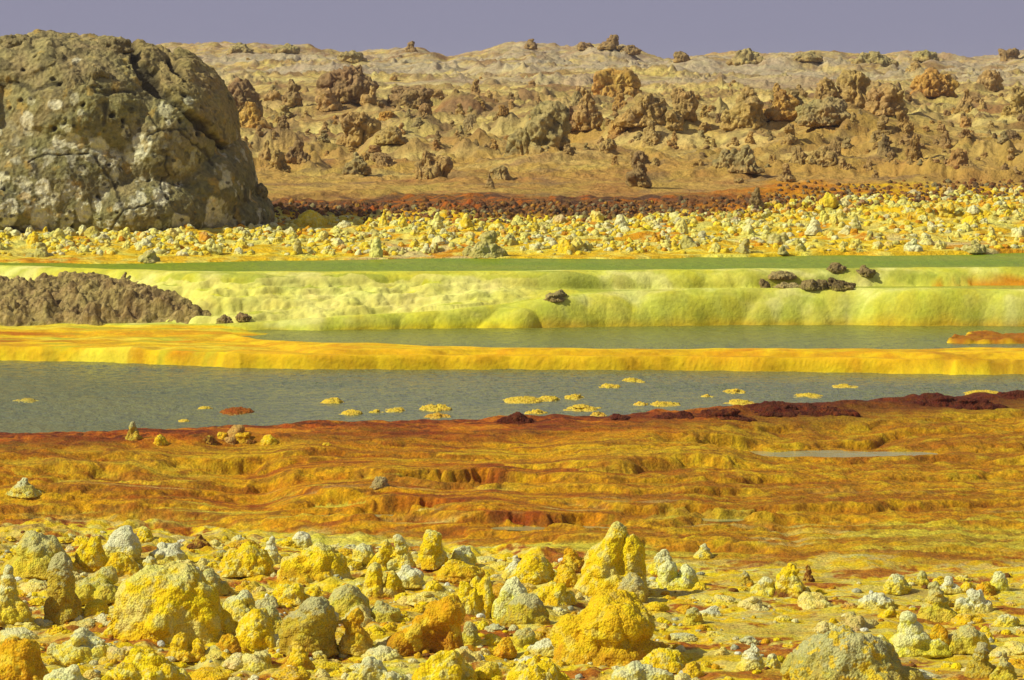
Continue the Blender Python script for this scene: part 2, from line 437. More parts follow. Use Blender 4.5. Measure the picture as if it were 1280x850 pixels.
lump = lefty * (0.12 * np.abs(fbm2(x / 1.6, d / .7, 2, 341)) + .05 * fbm2(x / .5, d / .3, 3, 343) - .04)
base3 = np.where(d > c2 + w2, shelf - .02 + .05 * bulge * lerp(.4, 1, lefty) + lump * sstep(0, .2, shelf_t), base2)
base3 = base3 + (1 - lefty) * sstep(690, 760, u) * .05 * np.exp(-((d - c2 - w2 - .05) / .2) ** 2)
t3 = np.clip((d - e3) / .6, 0, 1)
up = (1 - (1 - t3) ** 2.4) ** .65
base3 = np.where(d > e3, lerp(base3, Z_TOP + .025 + .02 * bulge, up), base3)
z = np.where(d > c2 - .06, base3, z)
z = lerp(z, Z_TOP - .3, sstep(.05, .4, d - p1 - .1 * bulge))
Z2[R1 - 1:R2] = np.where(d < 84.2, Z2[R1 - 1:R1], z) if False else z
Z2[R1 - 1] = Z_LAKE - .35
n1 = fbm2(x / 2.2, d / 1.2, 4, 401); n2 = fbm2(x / .5, d / .4, 4, 411); n3 = fbm2(x / 5, d / 1.0, 4, 421)
c = np.zeros(z.shape + (3,), np.float32); c[:] = (0.76, 0.48, .010)
c = mixc(c, GOLD, sstep(-.1, .45, n1 + .3 * n2) * sstep(.0, .5, t) * .8); c = mixc(c, (.48, .27, .008), sstep(-.1, .45, blot) * sstep(.02, .15, tq) * sstep(1.05, .7, tq) * steep * .85)
c = mixc(c, ORA, sstep(.1, .5, n3 + .3 * n2) * .6)
c = mixc(c, (0.72, .58, .02), sstep(.05, .0, t) * .9)
c = mixc(c, (.60, .34, .008), sstep(.0, .1, tq) * sstep(1., .5, tq) * steep * (.5 + .5 * n1)); c = mixc(c, (.50, .26, .01), sstep(.1, .5, fbm2(x / .7, d / .35, 4, 431)) * sstep(.05, .3, t) * .6)
c = mixc(c, LEMON, isl * sstep(0., .4, -n3) * .6); c = mixc(c, (.52, .30, .01), isl * sstep(.0, .4, fbm2(x / 1.2, d / .5, 5, 441)) * .7); c = mixc(c, (.40, .38, .02), isl * sstep(.15, .5, fbm2(x / 2.0, d / .6, 4, 443)) * .7)
c = mixc(c, DORA, isl * sstep(.25, .5, t) * sstep(120, 20, u) * sstep(.0, .4, n3 + .2 * n1) * .9)
c = mixc(c, (0.36, .17, .01), sstep(1000, 1280, u) * sstep(.0, .5, n1 + .4 * n2) * .7)
c = mixc(c, (.30, .10, .008), sstep(.3, .7, spit + .2 * n2) * .95)
c = mixc(c, (0.78, .66, .03), sstep(.05, .25, spit) * sstep(.45, .25, spit))
le = np.zeros_like(c); le[:] = (0.58, 0.56, 0.07)
le = mixc(le, (0.66, 0.63, 0.16), sstep(.0, .5, n1 + .2 * n2))
le = mixc(le, (0.56, .51, .03), sstep(.0, .45, -n1 + .4 * n2) * .7)
le = mixc(le, (0.66, .62, .012), sstep(.5, .05, t2) * sstep(820, 600, u) * .8)
le = mixc(le, (0.31, .34, .04), sstep(.0, .35, n3 - .3 * n2) * sstep(-0.3, .6, shelf_t) * .75); le = mixc(le, (.40, .41, .035), sstep(.05, .45, fbm2(x / .9, d / .3, 4, 433)) * .5)  # olive patches, deepened to paint the bank's shading into its colour
le = mixc(le, ORA, sstep(1165, 1210, u + 40 * n2) * sstep(.0, .3, shelf_t) * sstep(.25, .05, t3) * .95)
le = mixc(le, (.70, .64, .16), led_f * lefty * .6)
m2 = sstep(-.1, .1, d - c2 + isl * .25 * n1)
c = lerp(c, le, m2[..., None])
C2[R1 - 1:R2] = c

# --- far part: knob field, rust band, salt hills
x, d, u = X2[R2 - 1:], D2[R2 - 1:], U2[R2 - 1:]
bk = BANK[None, :]
far = d - bk
z0 = np.interp(d, [100, 107, 126, 138, 160, 200, 260, 330, 420, 520], [2.80, 2.82, 3.38, 4.05, 4.75, 5.6, 6.5, 7.4, 9.0, 11.0]).astype(np.float32)
ridge_z = CAM_H - (RIDGE_PY[None, :] - HY) / F * 520.
z0 = z0 + sstep(380, 520, d) * (ridge_z - 11.0)
z0 = np.where(d > 520, z0 - (d - 520) * .03, z0)
z0 = np.maximum(z0, -5)
hm = sstep(136, 150, d) * sstep(560, 400, d)
big = fbm2(x / 26, d / 30, 4, 501)
rid = 1 - np.abs(fbm2(x / 7.5, d / 9, 4, 511)) * 1.7
crag = np.clip(fbm2(x / 4.2, d / 5.5, 5, 521) , 0, 1.2)
cl = sstep(-.15, .35, fbm2(x / 14, d / 16, 3, 531)) * sstep(600, 250, d)
band = sstep(142, 152, d) * sstep(290, 225, d)
z = z0 + hm * (big * 1.3) + band * cl * (1.15 * crag + .35 * np.clip(rid, -.5, 1)) + hm * (.09 * fbm2(x / 1.6, d / 2.0, 5, 541, .6) + (.30 * np.abs(fbm2(x / 1.5, d / 2.2, 4, 542, .6)) + .40 * np.clip(fbm2(x / .9, d / 1.6, 3, 543), 0, 1)) * sstep(.0, .35, fbm2(x / 10, d / 12, 3, 545))) * lerp(1., .45, sstep(152, 146, d) * sstep(900, 760, u) )
low_h = sstep(136, 141, d) * sstep(175, 152, d)
z = z + low_h * (.16 * np.abs(fbm2(x / 1.8, d / 1.5, 4, 553, .6)) + .10 * fbm2(x / .7, d / .9, 3, 555) + (.35 * np.clip(fbm2(x / 2.4, d / 3.0, 4, 557), 0, 1)) * sstep(.05, .3, fbm2(x / 9, d / 9, 2, 559) + .25 * sstep(800, 950, u)))
strat = np.zeros_like(d)
for k_ in range(6):
    dk = 141 + 6.5 * k_ + 3.5 * fbm2(x / 14, x * 0 + k_ * 3.3, 4, 620 + k_)
    am = np.clip(fbm2(x / 11 + 7 * k_, x * 0 + k_, 3, 640 + k_) + .15 + .25 * sstep(780, 950, u), 0, 1)
    z = z + am * .55 * sstep(0, .25, d - dk) * sstep(7, 1, d - dk); strat = np.maximum(strat, am * 2 * (d > dk - .3) * (d < dk + .35))
led = np.abs(fbm2(x / 16, d / 7, 4, 551))                   # small ledges that break the slope
z = z + hm * .5 * sstep(.09, .0, led) * np.clip(noise2(x / 9, d / 9, 5) * 4, -.4, 1)
fld = sstep(0, .8, far) * sstep(142, 132, d)
z = z + fld * (.10 * fbm2(x / 2.0, d / 2.0, 4, 561) + .20 * (1 - worley2(x / .8, d / .8, 7)) * sstep(.5, 3.0, far) * sstep(-.2, .3, fbm2(x / 5, d / 4, 3, 571)))
rb = sstep(121, 123, d) * sstep(130, 126, d)
z = z + rb * (.26 * (1 - worley2(x / .36, d / .5, 17)) + .08 * fbm2(x / .2, d / .3, 2, 18))
z = z + sstep(300, 420, d) * sstep(560, 500, d) * (.9 * np.clip(fbm2(x / 9, d / 16, 4, 581), -.2, 1) + .4 * fbm2(x / 3, d / 5, 3, 591))
z = lerp(np.float32(Z_TOP - .3), z, sstep(-.5, .25, far + .4 * fbm2(x / 2.2, d / 2.2, 4, 601) + 1.1 * fbm2(x / 7., d / 7., 2, 603)))
Z2[R2 - 1:] = z
n1 = fbm2(x / 6, d / 5, 5, 701); n2 = fbm2(x / 1.4, d / 1.2, 4, 711); n3 = fbm2(x / 30, d / 18, 4, 721); n4 = fbm2(x / .6, d / .6, 3, 731)
f = np.zeros(z.shape + (3,), np.float32); f[:] = (0.74, .47, .012)
f = mixc(f, (0.78, .60, .05), sstep(.0, .5, n2)); f = mixc(f, ORA, sstep(.1, .5, n1 - .2 * n2) * .8); f = mixc(f, PALEY, sstep(.1, .45, n4 + .4 * n2) * .7)
f = mixc(f, (.62, .60, .25), sstep(.45, .65, n1 + .3 * n2) * .6)
f = mixc(f, (.66, .60, .13), sstep(1., 7., far) * sstep(-.2, .3, n2) * .7)
b = np.zeros_like(f); b[:] = (.20, .092, .022)
b = mixc(b, DBRO, sstep(-.3, .3, n2)); b = mixc(b, (0.42, .13, .01), sstep(.1, .5, n4 + .5 * n1) * .8)
b = mixc(b, (.58, .22, .006), sstep(820, 1000, u + 120 * n1) * .9); b = mixc(b, YEL, sstep(980, 1200, u + 150 * n2) * .55)
h = np.zeros_like(f); h[:] = TAN
h = mixc(h, SAND, sstep(-.1, .5, n1 + .3 * n2)); h = mixc(h, BRO, sstep(.05, .5, -n1 + .45 * n2) * .8)
h = mixc(h, (.24, .15, .06), sstep(.12, .0, led) * hm * .6)  # ledge bands painted darker to add shadow to the slope
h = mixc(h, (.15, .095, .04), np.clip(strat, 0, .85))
h = mixc(h, (.26, .16, .055), low_h * sstep(.15, .45, fbm2(x / 3.0, d / 1.6, 5, 743)) * .7)
h = mixc(h, (0.47, .285, .055), sstep(185, 142, d + 25 * n1) * .85)
h = mixc(h, (0.32, .15, .04), sstep(.15, .5, n3 + .3 * n2) * .55)
h = mixc(h, CLAY, band * cl * sstep(.05, .6, crag) * .5)
h = mixc(h, SALT_HAZE, sstep(265, 400, d + 60 * n3) * sstep(-.5, .3, n3 + .5 * n1) * .8)  # paler salt ground towards the ridge, with distance haze put into the colour
h = mixc(h, (.24, .15, .06), sstep(.22, .5, fbm2(x / 2.2, d / 2.2, 5, 741)) * .6)
h = mixc(h, (0.34, .28, .17), sstep(.1, .5, n2 + .6 * n1) * sstep(330, 450, d) * .7)
h = mixc(h, (0.40, .22, .07), sstep(430, 500, d) * sstep(.0, .4, n1) * .6)
edge_b = 122.8 + 1.2 * n1 + 8.5 * sstep(880, 1080, u)
c = lerp(f, b, sstep(-.8, .8, d - edge_b)[..., None])
edge_h = np.where(u > 330, 132.5 + 2.5 * n1 + 1.5 * n2 + 4. * sstep(850, 1000, u), 132.)
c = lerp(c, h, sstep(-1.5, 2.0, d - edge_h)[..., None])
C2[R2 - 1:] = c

def grid_obj(name, ra, rb_, mat, label):
    nr = rb_ - ra
    co = np.stack([X2[ra:rb_], D2[ra:rb_], Z2[ra:rb_]], -1).reshape(-1, 3)
    i = (np.arange(nr - 1)[:, None] * NC + np.arange(NC - 1)[None, :]).ravel()
    fa = np.stack([i, i + 1, i + NC + 1, i + NC], 1)
    o = link(name, mesh_from(name, co, fa, C2[ra:rb_].reshape(-1, 3), mat))
    return tag(o, label, None, None, "structure")

grid_obj("ground", 0, R1, M_GROUND, "yellow and orange mineral ground with stepped crust shelves below the lake")
grid_obj("terrace_land", R1 - 1, R2, M_TERR, "lemon yellow sulphur terraces between the grey lake and the green pool")
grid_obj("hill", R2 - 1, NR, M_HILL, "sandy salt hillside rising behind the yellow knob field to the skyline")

def sheet(name, d0, d1, z, mat, label, u0=-600, u1=1880, n=60):
    us = np.linspace(u0, u1, n)
    a = np.interp(us, US, d0) if not np.isscalar(d0) else np.full(n, d0); b_ = np.interp(us, US, d1) if not np.isscalar(d1) else np.full(n, d1)
    co = np.concatenate([np.stack([(us - 640) / F * a, a, np.full(n, z)], 1), np.stack([(us - 640) / F * b_, b_, np.full(n, z)], 1)])
    i = np.arange(n - 1)
    o = link(name, mesh_from(name, co, np.stack([i, i + 1, i + 1 + n, i + n], 1), None, mat, False))
    return tag(o, label, None, None, "structure")

M_LAKE = water_mat("grey_olive_water", (0.15, 0.165, 0.062), 0.18, 3.0, .6, .30, (0.18, 0.185, 0.06))
M_POOLM = water_mat("olive_pool_water", (0.19, 0.20, 0.030), 0.2, 2.4, .6, .3, (0.17, 0.19, 0.035))
M_POOLG = water_mat("green_pool_water", (0.19, 0.265, 0.010), 0.4, 2.4, .5, .05, (0.25, 0.29, 0.016))
M_SHELF = water_mat("shelf_pool_water", (0.30, 0.34, 0.03), 0.25, 2.4, .4, .2, (0.36, 0.38, 0.05))
M_PUD = water_mat("pale_puddle_water", (0.33, 0.33, 0.12), 0.12, 4, .1, .5)
def rippled(name, d0, d1, dd, z, amp, mat, label, u0, u1):
    us = np.arange(u0, u1, 1.6, dtype=np.float32); n = int((max(np.interp(us, US, d1)) - min(np.interp(us, US, d0))) / dd)
    a = np.interp(us, US, d0); b_ = np.interp(us, US, d1); tt = np.linspace(0, 1, n)[:, None]
    dm = (a[None] * (1 - tt) + b_[None] * tt).astype(np.float32); xm = ((us - 640) / F)[None] * dm
    wv = fbm2(xm / .55 + .4 * dm, dm / .34, 3, 951, .55) + .5 * noise2(xm / 1.7, dm / .9, 957)
    zm = z + amp * wv * (.65 + .7 * np.clip(fbm2(xm / 6, dm / 5, 2, 961) + .3, 0, 1)) - amp * .5
    nr, nc = xm.shape; i = (np.arange(nr - 1)[:, None] * nc + np.arange(nc - 1)[None, :]).ravel()
    o = link(name, mesh_from(name, np.stack([xm, dm, zm], -1).reshape(-1, 3), np.stack([i, i + 1, i + nc + 1, i + nc], 1), None, mat))
    return tag(o, label, None, None, "structure")
rippled("lake_water", SHORE - .9, RIM0 + .5, .055, Z_LAKE, .022, M_LAKE, "rippled grey olive lake water behind the orange shelves", -600, 1880)
rippled("pool_water", POOL0 - .3, CL2 + .5, .05, Z_MID, .014, M_POOLM, "narrow olive green pool between yellow rim and lemon cascade", 150, 1880)
sheet("pool_water", POOL1 - .02, BANK + .6, Z_TOP, M_POOLG, "bright green upper pool in front of the yellow knob field")
sheet("pool_water", CL2 + 1.2, POOL1 - .3, 2.322, M_SHELF, "thin lime green pool on the shelf above the tall lemon cascade", 860)
for (pu, pv, hw, hh, _e), (dd, zz, dh) in zip(PUD, pud_z):
    a = np.linspace(0, 2 * math.pi, 41)[:-1]
    co = np.stack([(pu - 640 + 1.02 * hw * np.cos(a)) / F * dd, dd + 1.15 * dh * np.sin(a), np.full(40, zz - .018)], 1)
    me = bpy.data.meshes.new("puddle"); me.from_pydata(co.tolist(), [], [list(range(40))]); me.materials.append(M_PUD)
    tag(link("puddle", me), "long pale grey puddle lying in the orange shelves", None, None, "structure")

# ------------------------------------------------------------------ finding the ground under a photo point
PYG = HY + F * (CAM_H - Z2) / D2                      # where every terrain vertex shows in the photo

def ground_at(px, py):
    """first terrain point (from the camera outwards) that shows at or above photo row py in column px"""
    j = int(np.argmin(np.abs(US - px)))
    k = np.nonzero((PYG[:, j] <= py) & (DS > 30))[0]
    k = int(k[0]) if len(k) else NR - 7
    return float(X2[k, j]), float(D2[k, j]), float(Z2[k, j])

def ground_z(x, y):
    j = int(np.argmin(np.abs(US - (640 + x / y * F)))); k = min(int(np.searchsorted(DS, y)), NR - 1)
    return float(Z2[k, j])

# ------------------------------------------------------------------ mounds and rocks: fused lobes, then displaced crust
import bmesh
_ICO = {}
def ico(sub):
    if sub not in _ICO:
        bm = bmesh.new(); bmesh.ops.create_icosphere(bm, subdivisions=sub, radius=1.0)
        bm.verts.ensure_lookup_table()
        _ICO[sub] = (np.array([v.co[:] for v in bm.verts], np.float32), np.array([[v.index for v in f.verts] for f in bm.faces], np.int32))
        bm.free()
    return _ICO[sub]

def fuse(lobes, voxel, smooth=6):
    """lobes: (cx, cy, cz, rx, ry, rz, tilt about y) -> vertices, quads of one closed surface"""
    V, T = ico(3); co, fa, n = [], [], 0
    for (cx, cy, cz, rx, ry, rz, tl) in lobes:
        p = V * (rx, ry, rz)
        c_, s_ = math.cos(tl), math.sin(tl)
        p = np.stack([p[:, 0] * c_ + p[:, 2] * s_, p[:, 1], -p[:, 0] * s_ + p[:, 2] * c_], 1)
        co.append(p + (cx, cy, cz)); fa.append(T + n); n += len(V)
    me = mesh_from("lobes", np.concatenate(co), np.concatenate(fa))
    o = bpy.data.objects.new("lobes", me); COL.objects.link(o)
    m = o.modifiers.new("r", 'REMESH'); m.mode = 'VOXEL'; m.voxel_size = voxel; m.use_smooth_shade = True
    if smooth:
        sm = o.modifiers.new("s", 'SMOOTH'); sm.factor = 0.5; sm.iterations = smooth
    dg = bpy.context.evaluated_depsgraph_get()
    out = bpy.data.meshes.new_from_object(o.evaluated_get(dg), depsgraph=dg)
    bpy.data.objects.remove(o); bpy.data.meshes.remove(me)
    return out

def get_co(me):
    a = np.empty(len(me.vertices) * 3, np.float32); me.vertices.foreach_get("co", a); return a.reshape(-1, 3)

def get_no(me):
    a = np.empty(len(me.vertices) * 3, np.float32); me.vertex_normals.foreach_get("vector", a); return a.reshape(-1, 3)

def put_co(me, co):
    me.vertices.foreach_set("co", np.ascontiguousarray(co, np.float32).ravel()); me.update(); me.shade_smooth()

def lobes_for(kind, w, h, dp, rng):
    """lobe lists in metres, base at z = 0; w wide, dp deep, h tall"""
    L = []; j = lambda a: rng.uniform(-a, a)
    def ring(n, r0, zz, rr):
        for k in range(n):
            a = 6.283 * (k + j(.3)) / n
            L.append((math.cos(a) * w * r0, math.sin(a) * dp * r0, h * zz * (1 + j(.4)), w * rr * (1 + j(.3)), dp * rr * (1 + j(.3)), h * rr * 1.3 * (1 + j(.3)), 0))
    if kind == 'dome':
        L.append((0, 0, h * .25, w * .44, dp * .44, h * .72, 0))
        L.append((w * j(.1), 0, h * .55, w * .28, dp * .3, h * .44, 0)); ring(7, .33, .22, .19)
    elif kind == 'cone':
        for z_, r_ in ((.08, .46), (.3, .36), (.52, .27), (.72, .19), (.88, .12)):
            L.append((w * (j(.05)), dp * j(.05), h * z_, w * r_, dp * r_, h * max(.12, r_ * .62), 0))
        ring(5, .32, .12, .17)
    elif kind == 'pillar':
        L.append((0, 0, h * .12, w * .48, dp * .48, h * .25, 0)); L.append((w * j(.05), 0, h * .45, w * .43, dp * .43, h * .45, 0))
        L.append((w * j(.08), 0, h * .74, w * .37, dp * .38, h * .26, 0)); ring(4, .34, .2, .2)
    elif kind == 'lean':
        for z_, x_, r_ in ((.1, -.1, .40), (.35, -.03, .33), (.6, .06, .28), (.82, .15, .22)):
            L.append((w * x_, 0, h * z_, w * r_, dp * r_, h * .24, .3))
        ring(4, .3, .12, .2)
    elif kind == 'leanl':
        for z_, x_, r_ in ((.1, .1, .40), (.35, .03, .33), (.6, -.06, .28), (.82, -.15, .22)):
            L.append((w * x_, 0, h * z_, w * r_, dp * r_, h * .24, -.3))
        ring(4, .3, .12, .2)
    elif kind == 'hump':
        L.append((-w * .2, 0, h * .25, w * .3, dp * .4, h * .5, 0)); L.append((w * .05, 0, h * .38, w * .3, dp * .4, h * .6, 0))
        L.append((w * .26, 0, h * .3, w * .24, dp * .36, h * .48, 0)); ring(6, .34, .15, .17)
    elif kind == 'ramp':     # slopes up to the right and ends in an upright post
        L += [(-w * .33, 0, h * .12, w * .2, dp * .4, h * .28, 0), (-w * .14, 0, h * .32, w * .22, dp * .4, h * .42, .3), (w * .03, .0, h * .5, w * .2, dp * .36, h * .36, .2),
              (w * .30, -dp * .1, h * .35, w * .15, dp * .3, h * .5, 0), (w * .29, -dp * .1, h * .72, w * .2, dp * .36, h * .27, 0), (w * .12, 0, h * .72, w * .2, dp * .32, h * .22, 0), (w * .12, dp * .1, h * .3, w * .22, dp * .34, h * .42, 0)]
    elif kind == 'wedge':    # steep peak with a long left slope
        L += [(0, 0, h * .15, w * .5, dp * .5, h * .3, 0), (-w * .1, 0, h * .4, w * .33, dp * .4, h * .4, .25), (w * .0, 0, h * .68, w * .22, dp * .3, h * .28, .2),
              (w * .07, 0, h * .85, w * .17, dp * .24, h * .15, 0), (w * .28, -dp * .12, h * .42, w * .2, dp * .3, h * .44, 0), (w * .24, 0, h * .66, w * .16, dp * .25, h * .16, 0)]
    elif kind == 'spire':
        L += [(0, 0, h * .08, w * .48, dp * .48, h * .18, 0), (-w * .02, 0, h * .3, w * .27, dp * .36, h * .24, 0), (-w * .04, 0, h * .55, w * .15, dp * .26, h * .26, 0),
              (-w * .05, 0, h * .8, w * .105, dp * .2, h * .2, 0), (-w * .38, 0, h * .2, w * .1, dp * .2, h * .22, 0), (w * .26, 0, h * .2, w * .2, dp * .3, h * .2, 0)]
    elif kind == 'twin':
        L += [(0, 0, h * .12, w * .48, dp * .45, h * .28, 0), (-w * .2, 0, h * .45, w * .22, dp * .3, h * .52, 0), (w * .24, 0, h * .35, w * .2, dp * .28, h * .4, 0)]
        ring(5, .33, .15, .17)
    elif kind == 'cluster':
        for k in range(13):
            a, r = rng.uniform(0, 6.283), rng.uniform(0, 1) ** .6
            s_ = rng.uniform(.13, .24)
            L.append((math.cos(a) * r * w * .4, math.sin(a) * r * dp * .4, h * (1 - r) * .75 * rng.uniform(.6, 1.05) + h * .1, w * s_, dp * s_, h * s_ * 1.35, 0))
        L.append((0, 0, 0, w * .45, dp * .45, h * .4, 0))
    elif kind == 'low':
        L.append((0, 0, 0, w * .48, dp * .48, h * .8, 0)); ring(8, .34, .3, .17); ring(4, .15, .6, .16)
    elif kind == 'crag':
        for k in range(5):
            hh = h * (1 if k == 0 else rng.uniform(.45, .9)); xx = 0 if k == 0 else w * j(.32)
            L.append((xx, dp * j(.2), hh * .42, w * rng.uniform(.16, .3), dp * rng.uniform(.2, .36), hh * .58, j(.15)))
        L.append((0, 0, h * .05, w * .5, dp * .5, h * .3, 0)); ring(5, .32, .15, .18)
    elif kind == 'block':
        for k in range(6):
            L.append((w * j(.2), dp * j(.15), h * rng.uniform(.3, .66), w * rng.uniform(.24, .34), dp * rng.uniform(.3, .4), h * rng.uniform(.3, .36), j(.3)))
        L.append((0, 0, h * .1, w * .48, dp * .48, h * .4, 0))
    elif kind == 'slab':
        L += [(-w * .1, 0, h * .3, w * .42, dp * .4, h * .3, -.5), (w * .12, 0, h * .5, w * .34, dp * .36, h * .34, -.45), (w * .25, 0, h * .3, w * .24, dp * .4, h * .4, 0), (0, 0, 0, w * .5, dp * .5, h * .3, 0)]
    elif kind == 'tower':
        for z_, r_ in ((.1, .48), (.3, .38), (.5, .30), (.7, .26), (.86, .2)):
            L.append((w * j(.08), dp * j(.08), h * z_, w * r_, dp * r_, h * .2, 0))
        ring(5, .3, .2, .2)
    return L

def mound_mesh(name, kind, w, h, dp, seed, voxel, style, mat, pal):
    """style: 'salt' cauliflower crust, 'smooth' pale sinter, 'rock' furrowed; pal: dict of colours and amounts"""
    rng = random.Random(seed)
    me = fuse(lobes_for(kind, w, h, dp, rng), voxel, 5)
    co, no = get_co(me), get_no(me)
    sz = min(w, h * 1.3); so = np.array([seed * 3.17 % 91, seed * 1.71 % 57, seed * .77 % 33], np.float32)
    p = co + so
    if style == 'salt':
        g1 = max(.10, sz * .22); g2 = max(.05, min(.085, sz * .1))
        dsp = sz * .10 * fbm3(p / (sz * .5), 3, seed) + g1 * .26 * (.55 - worley3(p / g1, seed + 1)) + g2 * .30 * (.55 - worley3(p / g2, seed + 2))
        if voxel < .022: dsp += .010 * (.5 - worley3(p / .032, seed + 3))
        dsp += .10 * g1 * np.minimum(0, fbm3(p / (sz * .3), 2, seed + 9)) + min(.02, sz * .02) * fbm3(p / min(.12, sz * .15), 3, seed + 10, .6)
    elif style == 'smooth':
        g1 = max(.10, sz * .25)
        dsp = sz * .08 * fbm3(p / (sz * .4), 3, seed) + g1 * .14 * (.5 - worley3(p / g1, seed + 1)) + .008 * noise3(p / .05, seed)
    else:
        q = p * (1, 1, .45)
        ridge = np.abs(fbm3(q / (sz * .30), 3, seed))
        dsp = sz * (.13 * fbm3(p / (sz * .45), 4, seed + 4, .55) - .17 * np.clip(.22 - ridge, 0, 1) * 2 + .03 * (.5 - worley3(p / (sz * .2), seed + 2)) + .04 * np.round(fbm3(p * (.6, .6, 1) / (sz * .3), 3, seed + 6) * 3) / 1.5 + .025 * fbm3(p * (1, 1, .5) / (sz * .12), 3, seed + 5, .6))
    put_co(me, co + no * dsp[:, None])
    co2 = get_co(me); no2 = get_no(me)
    # rescale to the asked height and width
    zmax = np.percentile(co2[:, 2], 99.9); sel = co2[:, 2] > .18 * h
    if style != 'rock':      # the crust spreads out into the ground around the foot
        fl = 1 + .18 * np.exp(-np.clip(co2[:, 2], 0, None) / (.13 * h)); co2[:, 0] *= fl; co2[:, 1] *= fl
    wid = np.ptp(co2[sel, 0]) if sel.any() else w
    co2 = co2 * (w / wid, dp / dp * w / wid, h / zmax); co2[:, 2] = np.where(co2[:, 2] < 0, co2[:, 2] * .3, co2[:, 2]); put_co(me, co2)
    t = np.clip(co2[:, 2] / h, 0, 1)
    m1 = fbm3(p / (sz * .35), 5, seed + 21, .6); m2 = fbm3(p / (sz * .10), 3, seed + 22); m3 = fbm3(p / (sz * .6), 2, seed + 23)
    c = np.zeros((len(co2), 3), np.float32); c[:] = pal['base']
    c = mixc(c, pal.get('alt', pal['base']), sstep(-.1, .4, m1 + .4 * m2) * pal.get('alt_a', .8))
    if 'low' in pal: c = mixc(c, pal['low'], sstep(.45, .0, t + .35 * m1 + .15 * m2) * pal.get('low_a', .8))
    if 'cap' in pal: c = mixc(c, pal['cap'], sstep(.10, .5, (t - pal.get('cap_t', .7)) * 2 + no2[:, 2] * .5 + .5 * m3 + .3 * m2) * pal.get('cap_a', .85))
    if 'spot' in pal: c = mixc(c, pal['spot'], sstep(.22, .45, m1 * .6 + m2 * .7 + .1) * pal.get('spot_a', .8))
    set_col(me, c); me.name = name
    me.materials.clear(); me.materials.append(mat)
    return me

P_YEL = dict(base=YEL, alt=(0.73, .60, .06), low=GOLD, low_a=.7, spot=(.62, .58, .22), spot_a=.5)
P_GOLD = dict(base=(0.70, .47, .009), alt=YEL, low=(.50, .25, .01), spot=(.60, .50, .15), spot_a=.35)
P_ORA = dict(base=(0.62, .34, .007), alt=(.70, .46, .01), low=(.34, .13, .01), low_a=.6, spot=(.66, .52, .06), spot_a=.5)
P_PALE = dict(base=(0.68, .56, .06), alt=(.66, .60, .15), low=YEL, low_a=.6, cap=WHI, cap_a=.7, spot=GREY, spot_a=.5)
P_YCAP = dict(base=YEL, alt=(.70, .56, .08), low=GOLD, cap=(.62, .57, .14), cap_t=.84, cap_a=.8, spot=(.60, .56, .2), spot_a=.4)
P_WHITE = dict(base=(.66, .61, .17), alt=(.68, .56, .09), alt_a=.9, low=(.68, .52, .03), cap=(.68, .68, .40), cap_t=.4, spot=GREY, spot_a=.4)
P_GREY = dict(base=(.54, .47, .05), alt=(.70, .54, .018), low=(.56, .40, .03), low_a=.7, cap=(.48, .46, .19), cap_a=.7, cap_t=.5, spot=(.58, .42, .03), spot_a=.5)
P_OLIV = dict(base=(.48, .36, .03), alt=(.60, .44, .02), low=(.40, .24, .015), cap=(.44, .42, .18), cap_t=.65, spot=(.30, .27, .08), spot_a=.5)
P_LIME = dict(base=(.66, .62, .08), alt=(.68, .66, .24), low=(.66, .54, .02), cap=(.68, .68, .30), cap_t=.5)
P_BROWN = dict(base=(.22, .09, .012), alt=(.36, .17, .012), low=(.13, .045, .01), spot=(.58, .42, .05), spot_a=.6)
P_MAR = dict(base=MAR, alt=(.16, .035, .008), low=(.09, .025, .008), spot=(.05, .015, .008), spot_a=.5)
P_RUSTY = dict(base=(.30, .085, .008), alt=(.40, .13, .008), low=(.45, .26, .02), spot=(.16, .04, .008), spot_a=.6)
P_ISLET = dict(base=(.68, .47, .03), alt=(.62, .50, .10), low=(.62, .56, .16), spot=(.50, .28, .015), spot_a=.6)
P_TAN = dict(base=(.44, .295, .09), alt=(.52, .36, .12), low=(.46, .30, .08), spot=(.17, .105, .04), spot_a=.6)
P_DARK = dict(base=(.29, .19, .072), alt=(.38, .25, .09), low=(.42, .27, .08), spot=(.13, .085, .035), spot_a=.6)
P_GROCK = dict(base=(.37, .29, .105), alt=(.44, .34, .11), low=(.42, .28, .08), spot=(.16, .13, .06), spot_a=.6)
P_ORANGE_ROCK = dict(base=(.50, .29, .06), alt=(.56, .36, .10), low=(.46, .24, .05), spot=(.24, .12, .03), spot_a=.5)
P_CLOD = dict(base=(.27, .19, .07), alt=(.34, .25, .09), low=(.30, .24, .05), spot=(.12, .085, .03), spot_a=.7)

LAND = []          # hand-placed landmarks: (kind group, px, py, short name), used to tell the small ones apart
def place(name, kind, px, w_px, top, base, pal, label, cat, group, style='salt', mat=None, depth=1.0, seed=None, ref=None, rz=0.0, minvox=.012, sink=.06):
    x, y, z = ground_at(px, base)
    w = w_px / F * y
    dp = w * depth
    yc = y + dp * .38
    xc = (px - 640) / F * yc
    h0 = (base - top) / F * yc
    zc = min(ground_z(xc, yc), z + .15 * h0)
    h = max(CAM_H - (top - HY) / F * yc - zc, .15 * w, .4 * h0)
    seed = seed if seed is not None else int(px * 7 + base * 13) % 9973
    vox = max(minvox, w / 150., y / F * 1.15)
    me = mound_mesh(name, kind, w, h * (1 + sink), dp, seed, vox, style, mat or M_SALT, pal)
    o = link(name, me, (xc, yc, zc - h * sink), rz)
    o.color = (1, 1, 1, 0)
    tag(o, label, cat, group)
    LAND.append((group, px, base, ref or None))
    return o

def py_slope(base): return base > 600

